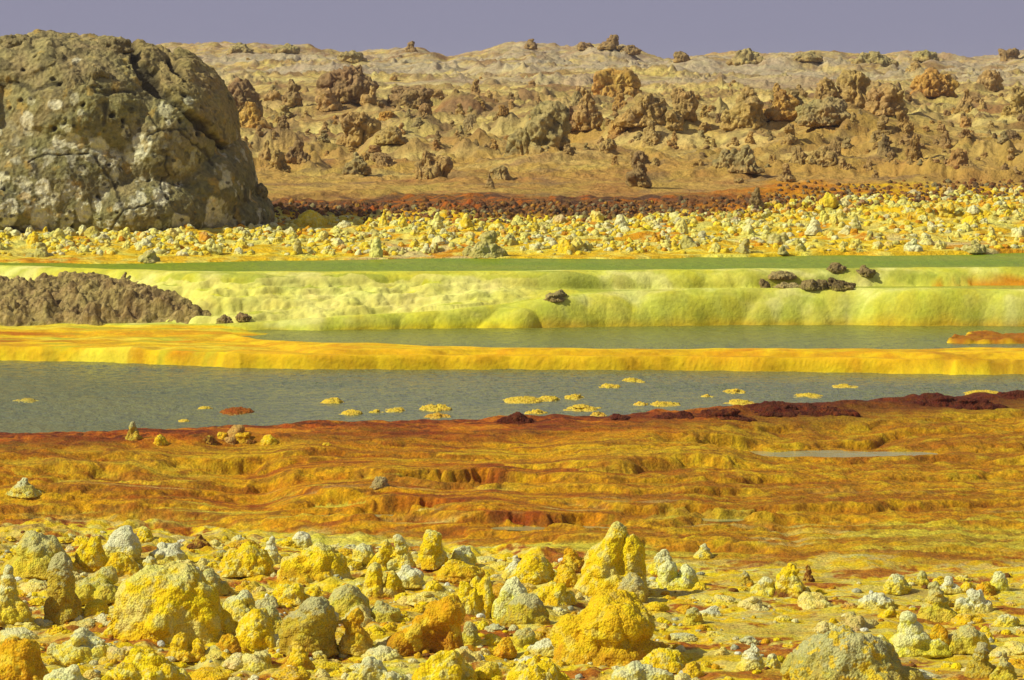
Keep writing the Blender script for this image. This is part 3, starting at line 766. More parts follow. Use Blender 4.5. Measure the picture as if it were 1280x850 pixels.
# ------------------------------------------------------------------ the sulphur mounds of the front field
G_FG = "sulphur salt mounds of the front field"
FGM = [
 # kind, px, width, top, base, palette, style, depth, label, short name
 ('pillar', 78, 48, 690, 779, P_OLIV, 'salt', .8, "tall blocky olive yellow salt pillar with a steep right side at the left end", "the blocky olive pillar"),
 ('cone', 10, 54, 706, 778, P_PALE, 'salt', 1., "pale yellow cone shaped salt mound cut off by the left photo edge", None),
 ('cluster', 48, 84, 664, 722, P_GREY, 'salt', .9, "broad pale grey lumpy salt mass behind the blocky olive pillar", "the pale grey mass"),
 ('dome', 155, 48, 657, 702, P_WHITE, 'smooth', .9, "smooth cream white rounded salt boulder at the back edge of the field", "the cream white boulder"),
 ('dome', 181, 25, 658, 679, P_YCAP, 'salt', .9, "small yellow mound with grey crown just behind the cream white boulder", None),
 ('cluster', 112, 46, 670, 714, P_YEL, 'salt', .9, "bright yellow knobbly mound left of the cream white boulder", None),
 ('dome', 152, 46, 690, 720, P_GOLD, 'salt', .9, "ochre rounded mound directly in front of the cream white boulder", None),
 ('cluster', 128, 66, 708, 754, P_GREY, 'salt', .9, "grey lumpy mound right of the blocky olive pillar", None),
 ('dome', 210, 160, 704, 802, P_YCAP, 'salt', .75, "largest mound on the left, broad yellow dome with a grey crown", "the broad grey crowned dome"),
 ('low', 210, 50, 678, 704, P_WHITE, 'smooth', .9, "low whitish salt swelling right of the cream white boulder", None),
 ('cone', 187, 31, 695, 717, P_PALE, 'salt', .9, "little pale cone in the gap behind the broad grey crowned dome", None),
 ('cluster', 262, 52, 711, 744, P_GREY, 'salt', .9, "greyish yellow lump behind the right shoulder of the broad grey crowned dome", None),
 ('hump', 308, 70, 677, 723, P_YEL, 'salt', .8, "bright yellow hump with a dark right end at the back edge", "the dark ended yellow hump"),
 ('dome', 277, 22, 687, 699, P_OLIV, 'salt', 1., "small olive knob left of the dark ended yellow hump", None),
 ('cone', 249, 28, 668, 685, P_BROWN, 'salt', 1., "small dark brown cone with pale flecks at the back edge of the field", None),
 ('dome', 320, 54, 760, 813, P_YEL, 'salt', .9, "yellow mound between the broad grey crowned dome and the square ochre block", None),
 ('dome', 286, 34, 792, 816, P_ORA, 'salt', .9, "orange knob at the right foot of the broad grey crowned dome", None),
 ('cluster', 301, 48, 737, 771, P_PALE, 'salt', .9, "pale grey yellow clump above the right foot of the broad grey crowned dome", None),
 ('low', 103, 92, 786, 830, P_PALE, 'salt', .8, "low pale yellow mound in front of the blocky olive pillar", "the low pale mound"),
 ('dome', 26, 74, 796, 858, P_ORA, 'salt', .9, "coarse grained orange brown mound in the bottom left corner", "the orange corner mound"),
 ('twin', 235, 52, 790, 832, P_GOLD, 'salt', .9, "golden two knobbed mound below the broad grey crowned dome", None),
 ('low', 185, 110, 812, 872, P_YEL, 'salt', .8, "yellow mound at the bottom photo edge below the broad grey crowned dome", None),
 ('low', 82, 60, 830, 868, P_LIME, 'smooth', .8, "pale greenish salt lump at the bottom photo edge near the left corner", None),
 ('cone', 339, 28, 670, 706, P_WHITE, 'smooth', 1., "slim white cone just right of the dark ended yellow hump", None),
 ('dome', 377, 30, 664, 685, P_WHITE, 'salt', 1., "small white capped mound standing alone behind the grey backed ochre hump", None),
 ('hump', 394, 96, 678, 726, dict(P_YCAP, low=(.42, .22, .012)), 'salt', .8, "large ochre hump with a greyish left back and brown foot", "the grey backed ochre hump"),
 ('dome', 455, 34, 679, 709, P_PALE, 'salt', .9, "pale yellow rounded mound right of the grey backed ochre hump", None),
 ('lean', 478, 32, 674, 709, P_YCAP, 'salt', .9, "yellow leaning mound second left of the upright yellow column", None),
 ('leanl', 503, 36, 668, 713, P_PALE, 'salt', .9, "pale leaning slab like mound left beside the upright yellow column", None),
 ('pillar', 540, 40, 662, 715, P_YCAP, 'salt', .9, "upright yellow column with a flat greyish top at the back edge", "the upright yellow column"),
 ('cluster', 577, 38, 683, 709, P_PALE, 'salt', .9, "pale pointed clump right of the upright yellow column", None),
 ('low', 575, 62, 699, 727, P_GOLD, 'salt', .8, "golden low mound in front of the upright yellow column", None),
 ('twin', 478, 58, 703, 748, dict(P_YCAP, low=(.36, .17, .012)), 'salt', .9, "yellow mound with white top and dark brown foot in the middle left", "the brown footed mound"),
 ('cluster', 513, 40, 706, 736, P_WHITE, 'salt', .9, "whitish rubbly clump below the upright yellow column", None),
 ('dome', 434, 58, 730, 770, P_GREY, 'smooth', .9, "smooth greenish grey mound left of the orange arch", "the greenish grey mound"),
 ('low', 480, 44, 751, 776, P_GREY, 'salt', .9, "low grey knobbly mound between greenish grey mound and orange arch", None),
 ('cluster', 364, 50, 729, 757, P_YEL, 'salt', .9, "yellow clump above the square ochre block", None),
 ('block', 388, 76, 745, 814, P_OLIV, 'salt', .85, "square ochre block with a broad rounded top", "the square ochre block"),
 ('tower', 443, 44, 760, 820, dict(P_ORA, low=(.60, .50, .10)), 'salt', .9, "brownish orange stump with a pale foot right of the square ochre block", "the brownish orange stump"),
 ('cone', 372, 36, 802, 837, P_GOLD, 'salt', .9, "small golden cone in front of the square ochre block", None),
 ('ramp', 537, 100, 743, 817, P_ORA, 'salt', .75, "orange arch like mound rising to a thick upright post on its right", "the orange arch"),
 ('dome', 588, 26, 777, 804, P_GREY, 'salt', .9, "small grey knob right beside the orange arch", None),
 ('cluster', 340, 48, 757, 798, P_GREY, 'salt', .9, "grey green lump touching the left side of the square ochre block", None),
 ('cluster', 594, 54, 721, 769, P_YEL, 'salt', .9, "yellow lumpy mound behind the right post of the orange arch", None),
 ('dome', 642, 56, 721, 778, P_LIME, 'smooth', .9, "smooth pale lime mound in the middle of the field", "the smooth lime mound"),
 ('cone', 645, 32, 694, 724, P_WHITE, 'smooth', .9, "white tipped cone behind the smooth lime mound", None),
 ('dome', 632, 30, 796, 824, P_ORA, 'salt', .9, "small orange knob below the smooth lime mound", None),
 ('cluster', 470, 104, 820, 880, P_PALE, 'salt', .7, "pale yellow lumpy bank at the bottom edge below the brownish orange stump", "the pale bottom bank"),
 ('cluster', 560, 92, 813, 872, P_YEL, 'salt', .7, "yellow lumpy bank at the bottom edge below the orange arch", None),
 ('dome', 666, 58, 692, 730, P_YEL, 'salt', .9, "bright yellow rounded mound left of the tall furrowed peak", None),
 ('dome', 708, 34, 705, 734, P_GOLD, 'salt', .9, "golden knob touching the left foot of the tall furrowed peak", None),
 ('low', 716, 36, 685, 713, P_ORA, 'salt', .9, "orange lump half hidden behind the tall furrowed peak", None),
 ('wedge', 766, 92, 652, 744, P_YCAP, 'salt', .8, "tallest furrowed yellow peak with a small pale cap, at the back edge", "the tall furrowed peak"),
 ('cluster', 828, 34, 686, 719, P_PALE, 'salt', .9, "pale knobbly mound right behind the tall furrowed peak", None),
 ('twin', 846, 54, 700, 737, P_LIME, 'salt', .9, "lime yellow pair of cones right of the tall furrowed peak", "the lime pair of cones"),
 ('cone', 880, 24, 679, 699, P_PALE, 'smooth', 1., "lone small cone on the orange flat behind the lime pair of cones", None),
 ('cone', 931, 20, 713, 732, P_OLIV, 'salt', 1., "tiny olive cone standing alone right of the lime pair of cones", None),
 ('cluster', 955, 34, 721, 745, P_PALE, 'salt', .9, "pale flecked clump just left of the brown skirted cone", None),
 ('dome', 791, 44, 716, 752, dict(P_GREY, base=(.46, .38, .12)), 'salt', .9, "grey topped knob wedged between the tall peak and the golden dome", None),
 ('block', 766, 150, 740, 834, P_GOLD, 'salt', .75, "biggest golden dome in the middle right with a shaded right side", "the big golden dome"),
 ('dome', 659, 62, 741, 778, dict(P_OLIV, base=(.52, .42, .03)), 'smooth', .9, "smooth olive yellow mound left of the big golden dome", None),
 ('cluster', 694, 50, 727, 757, P_YEL, 'salt', .9, "yellow lumpy mound behind the left shoulder of the big golden dome", None),
 ('cluster', 866, 26, 759, 782, P_GREY, 'salt', .9, "small grey clump on the flat right of the big golden dome", None),
 ('low', 888, 32, 757, 771, P_WHITE, 'smooth', .8, "flat whitish ledge on the brown patch right of the big golden dome", None),
 ('dome', 655, 34, 784, 809, P_GREY, 'salt', .9, "grey knob left below the big golden dome", None),
 ('low', 685, 54, 798, 822, P_WHITE, 'smooth', .8, "pale flattened lump at the left foot of the big golden dome", None),
 ('dome', 831, 70, 810, 840, P_YEL, 'salt', .8, "clean yellow cushion at the right front foot of the big golden dome", "the yellow cushion"),
 ('cone', 941, 36, 804, 838, P_WHITE, 'salt', .9, "white topped yellow cone left of the grey green dome", "the white topped cone"),
 ('dome', 965, 20, 817, 836, P_PALE, 'salt', 1., "little pale knob between the white topped cone and the grey green dome", None),
 ('cluster', 668, 80, 821, 872, P_YEL, 'salt', .8, "yellow knobbly mound at the bottom edge left below the big golden dome", None),
 ('cluster', 802, 120, 828, 880, P_PALE, 'salt', .7, "pale greyish bank at the bottom edge below the yellow cushion", None),
 ('cone', 988, 50, 704, 746, dict(P_YEL, low=(.17, .065, .012), low_a=1.), 'salt', 1.2, "brown skirted cone with a yellow tip on the right flat", "the brown skirted cone"),
 ('tower', 1010, 14, 706, 727, P_BROWN, 'salt', 1., "thin dark brown post behind the brown skirted cone", None),
 ('dome', 1121, 36, 717, 745, P_PALE, 'salt', .9, "pale rounded mound on the right flat left of the grey cone cluster", None),
 ('low', 1095, 46, 741, 760, P_WHITE, 'salt', .8, "flat pale patchy mound in front left of the pale rounded mound", None),
 ('dome', 1153, 18, 713, 733, P_GREY, 'salt', 1., "small round grey knob behind the grey cone cluster", None),
 ('cluster', 1186, 32, 720, 744, P_WHITE, 'smooth', .9, "white lumps right behind the grey cone cluster", None),
 ('dome', 1209, 22, 727, 741, P_YEL, 'salt', 1., "small yellow knob right of the white lumps", None),
 ('dome', 1249, 26, 714, 739, P_LIME, 'smooth', .9, "lime yellow upright knob near the right photo edge", "the lime upright knob"),
 ('low', 1232, 26, 727, 744, P_ORA, 'salt', .9, "orange low lump touching the lime upright knob", None),
 ('cone', 1171, 54, 727, 777, P_GREY, 'salt', .9, "grey knobbly cone cluster standing behind the lime spire", "the grey cone cluster"),
 ('cluster', 1218, 48, 736, 767, P_WHITE, 'salt', .9, "white lumpy mound right of the grey cone cluster", None),
 ('spire', 1140, 98, 764, 820, P_LIME, 'smooth', .7, "smooth lime yellow spire on a wide pale skirt", "the lime spire"),
 ('dome', 1173, 34, 780, 820, P_ORA, 'salt', .9, "orange grainy mound leaning on the right side of the lime spire", None),
 ('hump', 1208, 60, 781, 820, P_GREY, 'smooth', .8, "smooth grey white slope right of the lime spire", None),
 ('dome', 1062, 182, 783, 866, dict(P_GREY, base=(.38, .34, .08), alt=(.50, .44, .10), spot=(.66, .46, .015), spot_a=.9), 'salt', .7, "large grey green patchy dome at the bottom edge on the right", "the grey green dome"),
 ('cone', 1227, 42, 803, 848, P_OLIV, 'salt', .9, "olive orange cone in the bottom right corner", "the olive corner cone"),
 ('cone', 1254, 36, 813, 856, P_GREY, 'salt', .9, "grey yellow cone right of the olive corner cone", None),
 ('low', 1258, 34, 767, 783, P_PALE, 'salt', .8, "low pale mound at the right photo edge", None),
]
for (k_, px, w_, tp, bs, pal, st, dp_, lab, ref) in FGM:
    o = place("sulphur_mound", k_, px, w_, tp, bs, pal, lab, "salt mound", G_FG, st, M_SALT, dp_, ref=ref)

# ------------------------------------------------------------------ small cones and stones on the orange shelves and the shore
G_SH = "small salt cones on the orange shelves"
for (k_, px, w_, tp, bs, pal, lab, ref) in [
    ('cone', 30, 44, 593, 622, dict(P_PALE, base=(.52, .44, .09)), "pale yellow pointed cone on the orange shelf at the left", None),
    ('tower', 167, 23, 523, 551, dict(P_OLIV, base=(.50, .33, .03)), "ochre pointed stone standing on the rusty lake shore", None),
    ('dome', 200, 20, 539, 557, P_GOLD, "round golden stone right of the ochre pointed shore stone", None),
    ('block', 294, 26, 527, 547, P_ORANGE_ROCK, "topmost pale tan stone of the shore rock pile", None),
    ('block', 280, 18, 536, 549, P_ORA, "left orange stone of the shore rock pile", None),
    ('block', 303, 22, 536, 552, P_ORA, "right brown orange stone of the shore rock pile", None),
    ('block', 288, 16, 542, 556, P_ORANGE_ROCK, "front tan stone of the shore rock pile", None),
    ('block', 262, 20, 540, 556, P_BROWN, "low brown stone left before the shore rock pile", None),
    ('block', 314, 14, 545, 556, P_BROWN, "small brown stone at the right foot of the shore rock pile", None),
    ('dome', 336, 24, 539, 556, P_GOLD, "round golden stone right of the shore rock pile", None),
    ('low', 408, 16, 549, 557, P_ORA, "small flat orange stone alone on the rusty shore", None),
    ('dome', 475, 25, 591, 610, P_GROCK, "lone grey olive stone on the middle of the orange shelves", None)]:
    place("shore_stone", k_, px, w_, tp, bs, pal, lab, "stone", G_SH, 'salt', M_SALT, .9).location.z -= .06

# ------------------------------------------------------------------ maroon humps along the lake shore
G_MA = "dark maroon humps along the lake shore"
for (px, w_, tp, bs, lab) in [
    (645, 48, 515, 529, "maroon hump breaking the waterline in the middle of the shore"),
    (775, 32, 517, 525, "small low maroon hump right of the middle shore hump"),
    (842, 44, 510, 524, "maroon hump at the left start of the long dark levee"),
    (897, 60, 505, 523, "broad rust brown hump on the left half of the dark levee"),
    (960, 70, 507, 520, "long flat blackish hump on the dark levee"),
    (1022, 64, 505, 520, "rounded rusty hump in the middle of the dark levee"),
    (1172, 66, 489, 509, "tallest pointed maroon hump on the dark levee"),
    (1212, 60, 498, 511, "flat black maroon ridge right of the tallest hump"),
    (1266, 48, 486, 499, "maroon hump near the right photo edge above the levee")]:
    if px > 830: w_ *= 1.6; tp = bs - (bs - tp) * .72
    o_ = place("maroon_hump", 'low', px, w_, tp, bs, dict(P_MAR, alt=(.24, .06, .008)) if 'rust' in lab else P_MAR, lab, "salt hump", G_MA, 'salt', M_SALT, .6, sink=.45); o_.location.z -= .05 if px > 830 else 0

# ------------------------------------------------------------------ crust islets lying in the lake
G_IS = "yellow crust islets in the grey lake"
for n_, (px, w_, tp, bs, pal, lab) in enumerate([
    (297, 50, 503, 517, dict(P_RUSTY, low=(.66, .58, .14)), "rust red islet with a pale yellow waterline in the left of the lake"),
    (416, 34, 490, 504, P_ISLET, "largest pointed yellow islet between the rust red islet and the lake centre"),
    (440, 34, 506, 518, P_ISLET, "ochre crust islet just before the pointed yellow islet"),
    (470, 24, 508, 516, P_ISLET, "flat yellow islet, second right of the pointed yellow islet near shore"),
    (494, 28, 507, 514, P_ISLET, "thin yellow islet, third right of the pointed yellow islet near shore"),
    (545, 42, 501, 513, P_ISLET, "bumpy yellow islet standing alone left of the long chain"),
    (544, 40, 513, 522, dict(P_ISLET, base=(.60, .32, .02)), "orange flat islet touching the shore below the bumpy yellow islet"),
    (655, 60, 492, 503, P_ISLET, "longest yellow crust islet of the chain in the lake centre"),
    (688, 34, 490, 500, P_ISLET, "yellow islet joined to the right end of the longest chain islet"),
    (717, 28, 489, 498, P_ISLET, "small yellow islet at the right tip of the chain"),
    (728, 54, 501, 513, P_ISLET, "broad lumpy yellow islet below the right tip of the chain"),
    (670, 30, 507, 517, P_ISLET, "yellow islet against the maroon hump of the middle shore"),
    (748, 22, 511, 519, dict(P_ISLET, base=(.60, .34, .02)), "small orange islet right below the broad lumpy islet"),
    (792, 32, 469, 477, P_ISLET, "far yellow islet, the right one of the two near the lake's far side"),
    (763, 30, 476, 484, P_ISLET, "far yellow islet, the left one of the two near the lake's far side"),
    (800, 20, 498, 506, P_ISLET, "tiny yellow islet right of the broad lumpy islet"),
    (832, 40, 499, 507, P_ISLET, "thin pale yellow islet above the left start of the dark levee"),
    (920, 34, 482, 491, P_ISLET, "yellow islet in the right of the lake, upper one of a pair"),
    (924, 46, 497, 505, P_ISLET, "long thin yellow islet behind the dark levee, lower one of a pair"),
    (884, 18, 490, 496, P_ISLET, "tiny yellow islet left of the upper right pair islet"),
    (1010, 40, 490, 496, P_ISLET, "thin pale yellow streak islet in the right third of the lake"),
    (1056, 34, 478, 484, P_ISLET, "faint yellow islet alone in the far right of the lake"),
    (1230, 56, 486, 494, P_ISLET, "yellow crust bar before the maroon hump at the right edge"),
    (256, 20, 505, 511, P_ISLET, "tiny pale islet left of the rust red islet"),
    (230, 16, 521, 527, P_ISLET, "tiny yellow islet close to the rusty left shore"),
    (34, 34, 496, 502, dict(P_ISLET, base=(.40, .32, .05)), "faint olive yellow islet at the far left of the lake")]):
    # stands on the lake: centre from the water plane
    y = d_at(bs, Z_LAKE); w = w_ / F * y; dp = w * 1.5
    h = max(.05, (bs - tp) / F * y * .82)
    me = mound_mesh("salt_islet", 'dome' if 'rust' in lab else 'cluster', w, h * (.85 if 'rust' in lab else .9), dp, 300 + n_ * 7, max(.014, w / 70), 'salt', M_SALT, pal)
    o = link("salt_islet", me, ((px - 640) / F * (y + dp * .3), y + dp * .3, Z_LAKE - h * .35)); o.color = (1, 1, 1, 0)
    tag(o, lab, "crust islet", G_IS)

# ------------------------------------------------------------------ brown rocks in the upper cascade
G_BR = "brown rocks sitting in the lemon cascade"
def cascade_rock(k_, px, w_, tp, bs, pal, lab, y):
    _x, y, zg = ground_at(px, bs - 1); y += .12
    w = w_ / F * y; dp = w * .8; zb_ = CAM_H - (bs - HY) / F * y
    h = (bs - tp) / F * y * .72; w *= .95
    me = mound_mesh("cascade_rock", k_, w, h, dp, int(px) + 5, .022, 'rock', M_ROCK, pal)
    o = link("cascade_rock", me, ((px - 640) / F * y, y, zg - .05)); o.color = (1, 1, 1, 0)
    tag(o, lab, "rock", G_BR)
for a in [('block', 693, 32, 356, 376, P_GROCK, "lone tan rock on the lip of the lemon cascade", 98.4),
          ('low', 1045, 28, 327, 345, P_CLOD, "topmost brown rock of the dark group before the green pool", 99.0),
          ('low', 1082, 28, 329, 348, P_CLOD, "dark brown rock at the right end of the cascade rock group", 98.9),
          ('low', 1048, 46, 340, 361, dict(P_CLOD, base=(.13, .09, .03)), "blackish hollow rock in the centre of the cascade rock group", 98.6),
          ('crag', 1014, 40, 342, 361, P_CLOD, "low brown rock left of the blackish hollow rock", 98.5),
          ('low', 986, 44, 348, 361, P_GROCK, "flat olive rock in the left of the cascade rock group", 98.6),
          ('low', 975, 44, 334, 347, P_GROCK, "flat grey rock at the upper left of the cascade rock group", 99.0),
          ('block', 956, 16, 342, 361, P_CLOD, "narrow brown rock at the left end of the cascade rock group", 98.6)]:
    cascade_rock(*a)

# ------------------------------------------------------------------ brown clod mound at the left, between the pools
def clod_mound():
    y0, y1 = 96.6, 100.6
    us = np.arange(-260, 345, 1.3); ds = np.arange(y0, y1, .025)
    u, d = np.meshgrid(us, ds); x = (u - 640) / F * d
    right = np.interp(d, [96.6, 97.4, 98.2, 99.2, 100.0, 100.6], [230, 320, 325, 310, 225, 110]) + 34 * fbm2(x / .8, d / .8, 3, 801)
    top = 2.95 - .55 * sstep(40, 260, u)
    rr = sstep(0, 80, right - u) * sstep(y0, 97.5, d + .3 * fbm2(x / .9, d / .9, 3, 803)) * sstep(y1, 100.1, d)
    ji = np.clip(np.searchsorted(US, u), 0, NC - 1); zt = Z2[np.clip(np.searchsorted(DS, d), 0, NR - 1), ji]
    zt = np.minimum(zt, 2.80)
    body = .42 * sstep(0, 160, right - u) * sstep(100.6, 99.4, d)
    clod = .30 * billow2(x / 1.1, d / .42, 3, 811) + .10 * (1 - worley2(x / .26, d / .2, 813)) + .09 * fbm2(x / .16, d / .13, 4, 817, .6) + .16 * np.clip(fbm2(x / .6, d / .35, 3, 819), -.3, 1)
    cap = np.interp(u, [-300, 0, 130, 200, 250, 290], [2.88, 2.84, 2.64, 2.40, 2.04, 1.6]) - .15 * sstep(97.5, 96.6, d)
    z = np.minimum(zt + lerp(np.float32(-.3), body + clod - .16, rr), cap + .6 * (clod - .30))
    n = fbm2(x / .7, d / .6, 4, 821); n2 = fbm2(x / .15, d / .15, 3, 823)
    c = np.zeros(z.shape + (3,), np.float32); c[:] = (.36, .265, .085)
    c = mixc(c, (.26, .18, .058), sstep(-.1, .4, n)); c = mixc(c, (.13, .09, .035), sstep(.1, .5, n2 + .5 * n) * .7); c = mixc(c, (.42, .31, .125), sstep(.15, .5, -n2) * .6)
    c = mixc(c, (.40, .34, .05), sstep(.6, .2, rr) * .7)
    nr, nc = u.shape
    i = (np.arange(nr - 1)[:, None] * nc + np.arange(nc - 1)[None, :]).ravel()
    me = mesh_from("clod_mound", np.stack([x, d, z], -1).reshape(-1, 3), np.stack([i, i + 1, i + nc + 1, i + nc], 1), c.reshape(-1, 3), M_HEAP)
    o = link("clod_mound", me); o.color = (1, 1, 1, 0)
    tag(o, "large rough brown earth mound covered in clods, left of the lemon terraces", "earth mound")
clod_mound()
G_CL = "dark clods at the end of the brown mound"
for (px, w_, tp, bs, y, lab) in [(156, 9, 340, 351, 99.6, "small upright dark clod on the top edge of the brown mound"),
                                 (282, 24, 394, 404, 97.3, "dark clod lying in the lemon flat, left of a close pair"),
                                 (304, 22, 391, 399, 97.4, "dark clod lying in the lemon flat, right of a close pair")]:
    _x, y, zb_ = ground_at(px, bs); w = w_ / F * y; h = (bs - tp) / F * y
    me = mound_mesh("earth_clod", 'low' if w_ > 15 else 'crag', w, h * 1.3, w * .9, int(px) + 3, .02, 'rock', M_HEAP, P_CLOD)
    o = link("earth_clod", me, ((px - 640) / F * y, y, zb_ - h * .3)); o.color = (1, 1, 1, 0); tag(o, lab, "clod", G_CL)

# ------------------------------------------------------------------ the great grey salt dome at the left
def big_dome():
    yb = ground_at(150, 291)[1]
    y = yb + 5.5
    k = y / F                                            # metres per photo pixel at the dome
    zf = lambda py: CAM_H - (py - HY) * k
    xf = lambda px: (px - 640) * k
    cx = xf(80); zb = zf(296)
    L = [(xf(70), y, zb + 1.2, 190 * k, 5.2, 4.2, 0), (xf(110), y, zf(150), 150 * k, 4.6, 105 * k, 0), (xf(200), y, zf(190), 92 * k, 4.2, 122 * k, .25),
         (xf(250), y, zf(245), 72 * k, 3.6, 82 * k, .35), (xf(300), y + .3, zf(272), 40 * k, 2.6, 40 * k, .3), (xf(-60), y, zf(170), 150 * k, 4.8, 118 * k, 0),
         (xf(60), y, zf(95), 120 * k, 3.6, 52 * k, 0), (xf(165), y + .2, zf(112), 66 * k, 3.4, 52 * k, .2), (xf(216), y + .4, zf(150), 50 * k, 3.2, 62 * k, .55),
         (xf(60), y, zf(65), 90 * k, 2.8, 20 * k, 0), (xf(140), y + .2, zf(66), 45 * k, 2.6, 14 * k, .15), (xf(20), y - 1.5, zf(260), 120 * k, 4.2, 60 * k, 0), (xf(180), y - 1.2, zf(262), 110 * k, 4.0, 60 * k, 0)]
    me = fuse(L, .034, 22)
    co, no = get_co(me), get_no(me)
    p = co.copy()
    upper = sstep(zf(150), zf(75), co[:, 2] + .5 * fbm3(p / 1.6, 3, 901))
    dsp = .09 * fbm3(p / 2.6, 4, 903) + .05 * fbm3(p / .45, 4, 905, .6) + upper * (.17 * np.clip(fbm3(p / (1.1, 1.1, .55), 4, 907), -.3, .9) + .18 * (.5 - worley3(p / .55, 909)))
    dsp += .05 * (.5 - worley3(p / (1.3, 1.3, 1.0), 911)) + .03 * fbm3(p / .16, 3, 915, .6) + .05 * np.minimum(0, fbm3(p / .4, 3, 916))
    # round holes
    hole = worley3(p / .62 + 3.3, 921); hm_ = sstep(.19, .09, hole + .10 * fbm3(p / .2, 2, 922)) * (fbm3(p / 1.4, 2, 923) > -.12)
    dsp -= .14 * hm_
    # cracks drawn on the front (dome's own x and z)
    px_ = co[:, 0] / k + 640; py_ = HY + (CAM_H - co[:, 2]) / k
    front = co[:, 1] < y + 1.5
    wx = px_ + 5 * fbm3(p / .7, 3, 931); wy = py_ + 5 * fbm3(p / .7 + 9, 3, 933)
    crack = np.full(len(co), 99., np.float32)
    def line(pts, wd):
        nonlocal crack
        for (ax, ay), (bx, by) in zip(pts[:-1], pts[1:]):
            vx, vy = bx - ax, by - ay
            t = np.clip(((wx - ax) * vx + (wy - ay) * vy) / (vx * vx + vy * vy), 0, 1)
            crack = np.minimum(crack, np.hypot(wx - ax - t * vx, wy - ay - t * vy) / wd)
    line([(136, 190), (150, 212), (166, 236), (174, 256)], 2.2); line([(174, 256), (190, 254), (206, 248)], 2.0); line([(174, 256), (164, 268), (162, 280)], 2.0)
    line([(200, 168), (214, 162), (236, 160), (258, 178), (274, 205)], 2.2); line([(150, 125), (146, 150)], 4)
    line([(200, 142), (212, 158)], 2.0); line([(60, 200), (90, 190), (128, 186)], 2.0); line([(30, 104), (70, 110), (110, 100), (150, 112), (185, 116)], 3.5)
    line([(118, 92), (140, 118), (160, 112)], 3.0); line([(220, 190), (224, 215), (216, 232)], 1.6)
    wide = np.full(len(co), 99., np.float32); keep = crack; crack = wide
    line([(160, 52), (180, 74), (198, 96), (212, 112)], 6.0); line([(212, 112), (236, 128), (252, 146)], 4.0); line([(252, 146), (266, 162), (282, 182)], 4.0); line([(215, 76), (236, 96)], 5)
    wide = crack; crack = keep
    cm = sstep(1.0, .3, crack) * front; wm = sstep(1.0, .45, wide) * front
    dsp -= .05 * cm + .26 * wm
    # the slab beyond the wide crack stands a little proud
    slab = front * sstep(-2, 8, (wx - np.interp(wy, [40, 52, 74, 112, 146, 182, 200], [150, 160, 180, 212, 252, 282, 300]))) * sstep(215, 185, wy)
    dsp += .16 * slab
    put_co(me, co + no * dsp[:, None])
    m1 = fbm3(p / 1.9, 4, 941); m2 = fbm3(p / .35, 4, 943); m3 = fbm3(p / (.5, .5, .8), 4, 945)
    c = np.zeros((len(co), 3), np.float32); c[:] = (.275, .24, .085)
    c = mixc(c, (.31, .25, .095), sstep(-.1, .4, m1)); c = mixc(c, (.155, .14, .06), sstep(0, .5, m2 - .3 * m1) * .7)
    c = mixc(c, (.15, .135, .058), sstep(zf(120), zf(240), co[:, 2]) * sstep(-.4, .3, m3) * .5); c = mixc(c, (.38, .29, .115), upper * .55); c = mixc(c, (.15, .12, .05), sstep(.2, .5, m2) * upper * .6)
    c = mixc(c, (.34, .25, .075), slab * .5)
    for (sx, sy, sw, sh, a_) in [(193, 178, 12, 16, .9), (184, 194, 12, 8, .9), (40, 258, 11, 18, .9), (78, 232, 9, 14, 1), (76, 268, 10, 22, .95), (126, 258, 10, 14, .95), (120, 236, 5, 10, .9), (14, 168, 8, 12, .8), (90, 130, 9, 7, .7),
                                 (218, 238, 9, 14, .7), (195, 242, 6, 8, .7), (276, 262, 10, 22, .75), (290, 278, 14, 12, .7), (110, 75, 6, 5, .6), (4, 62, 6, 4, .8), (55, 148, 8, 10, .6), (142, 180, 11, 12, .7), (112, 172, 9, 9, .7),
                                 (8, 205, 9, 9, .6), (25, 220, 12, 10, .6), (64, 185, 6, 6, .5), (160, 275, 10, 8, .6), (240, 270, 8, 10, .6), (95, 174, 8, 8, .7), (52, 222, 9, 8, .5), (182, 262, 6, 6, .8), (292, 222, 6, 14, .5), (12, 130, 7, 6, .5), (205, 160, 6, 5, .5)]:
        q = ((px_ - sx) / sw) ** 2 + ((py_ - sy) / sh) ** 2
        c = mixc(c, (.68, .63, .37), front * sstep(1.15, .75, q + .6 * m3 + .5 * m2) * min(1, a_ * 1.3))  # pale splotches, strengthened to paint in highlight and shadow mottling
    rs = random.Random(3)
    for _k in range(80):
        sx, sy = rs.uniform(-20, 320), rs.choice([rs.uniform(120, 285), rs.uniform(190, 285)]); sw = rs.uniform(2.5, 7)
        q = ((px_ - sx) / sw) ** 2 + ((py_ - sy) / (sw * rs.uniform(.8, 1.7))) ** 2 + .5 * m3 + .5 * m2
        c = mixc(c, (.64, .59, .33), front * sstep(1.2, .8, q) * rs.uniform(.5, .95))
        q2 = ((px_ - sx - rs.uniform(-6, 6)) / 2.6) ** 2 + ((py_ - sy + rs.uniform(-4, 8)) / 2.2) ** 2 + .5 * m2
        c = mixc(c, (.06, .05, .025), front * sstep(1.2, .7, q2) * .85)
    c = mixc(c, (.56, .53, .33), front * sstep(.26, .42, fbm3(p / (.42, .42, .6), 4, 951)) * sstep(zf(120), zf(230), co[:, 2]) * .75)
    c = mixc(c, (.07, .06, .03), front * sstep(.34, .5, fbm3(p / .33 + 4, 3, 957)) * sstep(-.1, .2, fbm3(p / 1.5, 2, 958)) * .75)
    c = mixc(c, (.50, .32, .06), front * sstep(.42, .62, fbm3(p / .5 + 7, 4, 953)) * .5)
    c = mixc(c, (.05, .042, .022), np.clip(hm_ * .8 + cm * .7 + wm * .8, 0, 1))
    set_col(me, c); me.name = "salt_dome"; me.materials.append(M_DOME)
    o = link("salt_dome", me)
